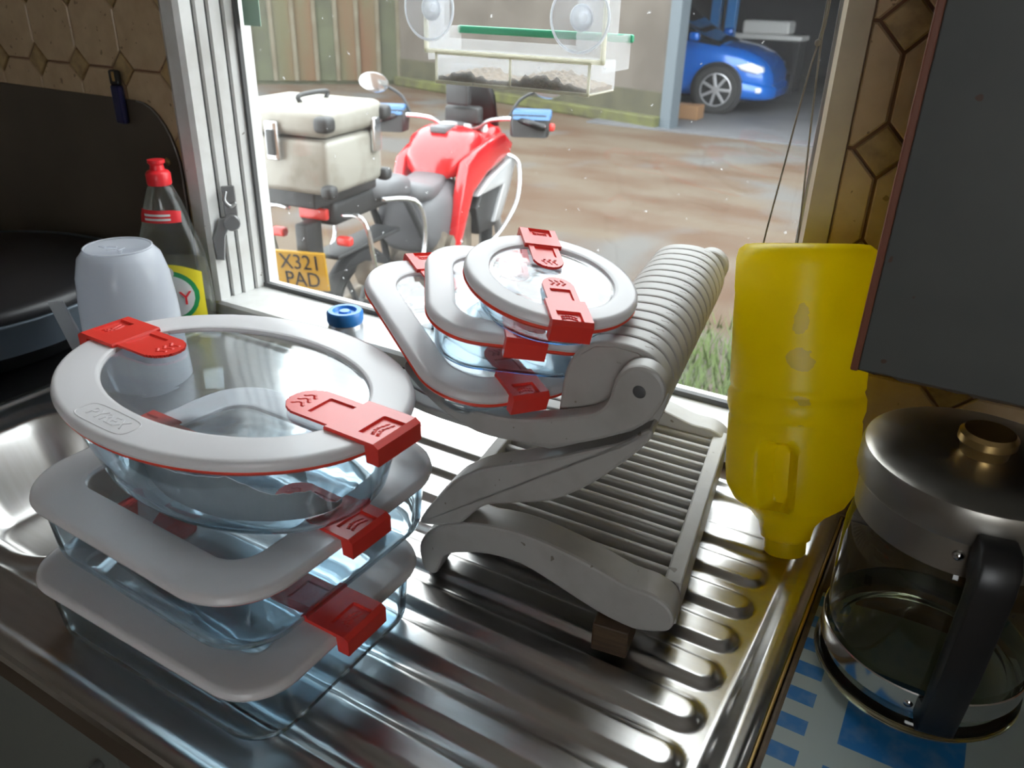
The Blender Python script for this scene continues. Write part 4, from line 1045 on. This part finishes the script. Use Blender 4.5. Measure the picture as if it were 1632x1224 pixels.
for s in (-1, 1):
    for x in (0.0, -2.45):
        ar_ = obj('wheel_arch', lathe([(.001,0),(.36,0),(.36,.10),(.001,.10)], 32), M['black'], car, True, 40); ar_.rotation_euler = (PI/2,0,0); ar_.location = (x, -.77 if s < 0 else .87, .32)
        t = obj('tyre', lathe([(.22,-.10),(.26,-.11),(.305,-.10),(.315,-.06),(.315,.06),(.305,.10),(.26,.11),(.22,.10)], 40, True), M['tyre'], car, True, 50); t.rotation_euler = (PI/2,0,0); t.location = (x, s*.80, .315)
        obj('rim', lathe([(.235,.085),(.215,.10),(.205,.10),(.20,.05),(.205,-.09),(.235,-.09)], 36, True), M['alloy'], t, True, 50)
        obj('hub', lathe([(.001,.085),(.045,.085),(.05,.07),(.05,.03),(.001,.03)], 20), M['alloy'], t, True, 40)
        obj('brake_disc', lathe([(.001,.03),(.19,.03),(.19,.02),(.001,.02)], 28), M['mblack'], t, True, 40)
        for k in range(7):
            sp3 = obj('spoke', bbox(.035, .212, -.020, .020, .055, .085, .006, 1), M['alloy'], t); sp3.rotation_euler = (0, 0, k*2*PI/7)
    hl = obj('headlight', prism([(.22,.645),(.30,.585),(.52,.545),(.60,.575),(.58,.63),(.42,.685)], s*.66, s*.845, 'xz', .02, 2), M['lamp'], car, True, 50)
    obj('door_mirror', bbox(-.42,-.28,s*.98-.08,s*.98+.08,.93,1.04,.035,3), M['cblue'], car, True, 50)
obj('front_bumper', loft([car_ring(x, hw, z0, z1) for x, hw, z0, z1 in ((.34,.855,.17,.50),(.53,.80,.17,.46),(.66,.70,.18,.42),(.73,.55,.20,.38),(.75,.40,.24,.34))]), M['cblue'], car, True, 60)
obj('fog_light', bbox(.52,.60,-.81,-.72,.30,.37,.02), M['lamp'], car, True)
# garage contents
def liftpost(x, y, lab):
    o = empty('lift_post', (x,y,G+.02)); tag(o, lab, 'post', 'blue lift posts in the garage')
    obj('column', bbox(-.08,.08,-.07,.07,.02,3.2,.01), M['bluepost'], o); obj('foot', bbox(-.13,.13,-.13,.13,0,.02,.004), M['bluepost'], o)
M['bluepost'] = pm('blue_lift_paint', (0.02,0.16,0.42), 0.4)
liftpost(-4.52, 14.4, 'blue steel lift post behind the blue car, the one nearer the door post'); liftpost(-4.20, 14.2, 'blue steel lift post behind the blue car, the one over its bonnet')
wh = empty('white_workbench', (-3.9, 15.3, G+.02)); tag(wh, 'pale cluttered workbench behind the blue car bonnet', 'workbench')
M['offwhite'] = pm('off_white_sheet', (0.55,0.55,0.54), 0.7)
obj('bench_top', bbox(-.6,.7,-.3,.3,.82,.90,.02), M['offwhite'], wh); obj('bench_box', bbox(-.35,.45,-.25,.25,.90,1.12,.05,3), M['offwhite'], wh)
for x in (-.55, .6): obj('leg', bbox(x, x+.07, -.25, .25, 0, .82), M['garwall'], wh)
tr2 = obj('timber_block', bbox(-.25,.25,-.14,.14,0,.18,.01), M['batten2'] if 'batten2' in M else pm('brown_timber', (0.24,0.13,0.06), 0.7)); tr2.location = (-3.72, 10.9, G+.02); tag(tr2, 'brown timber block on the garage floor beside the door post', 'timber')

# ------------------------------------------------------------------ grass by the house
rg = random.Random(11); V, Fs = [], []
for k in range(5200):
    x, y = rg.uniform(-1.65, -.35), rg.uniform(2.2, 4.0)
    if rg.random() < smst(3.3, 4.0, y): continue
    h, a, w_ = rg.uniform(.04,.12), rg.uniform(0, 2*PI), .006
    dx, dy = math.cos(a), math.sin(a); i0 = len(V)
    V += [(x-dy*w_, y+dx*w_, G), (x+dy*w_, y-dx*w_, G), (x+dx*h*.5, y+dy*h*.5, G+h)]
    Fs.append((i0, i0+1, i0+2))
gr = obj('grass_patch', (V, Fs), M['grass']); tag(gr, 'green grass tufts on the yard below the window', 'grass', kind='stuff')
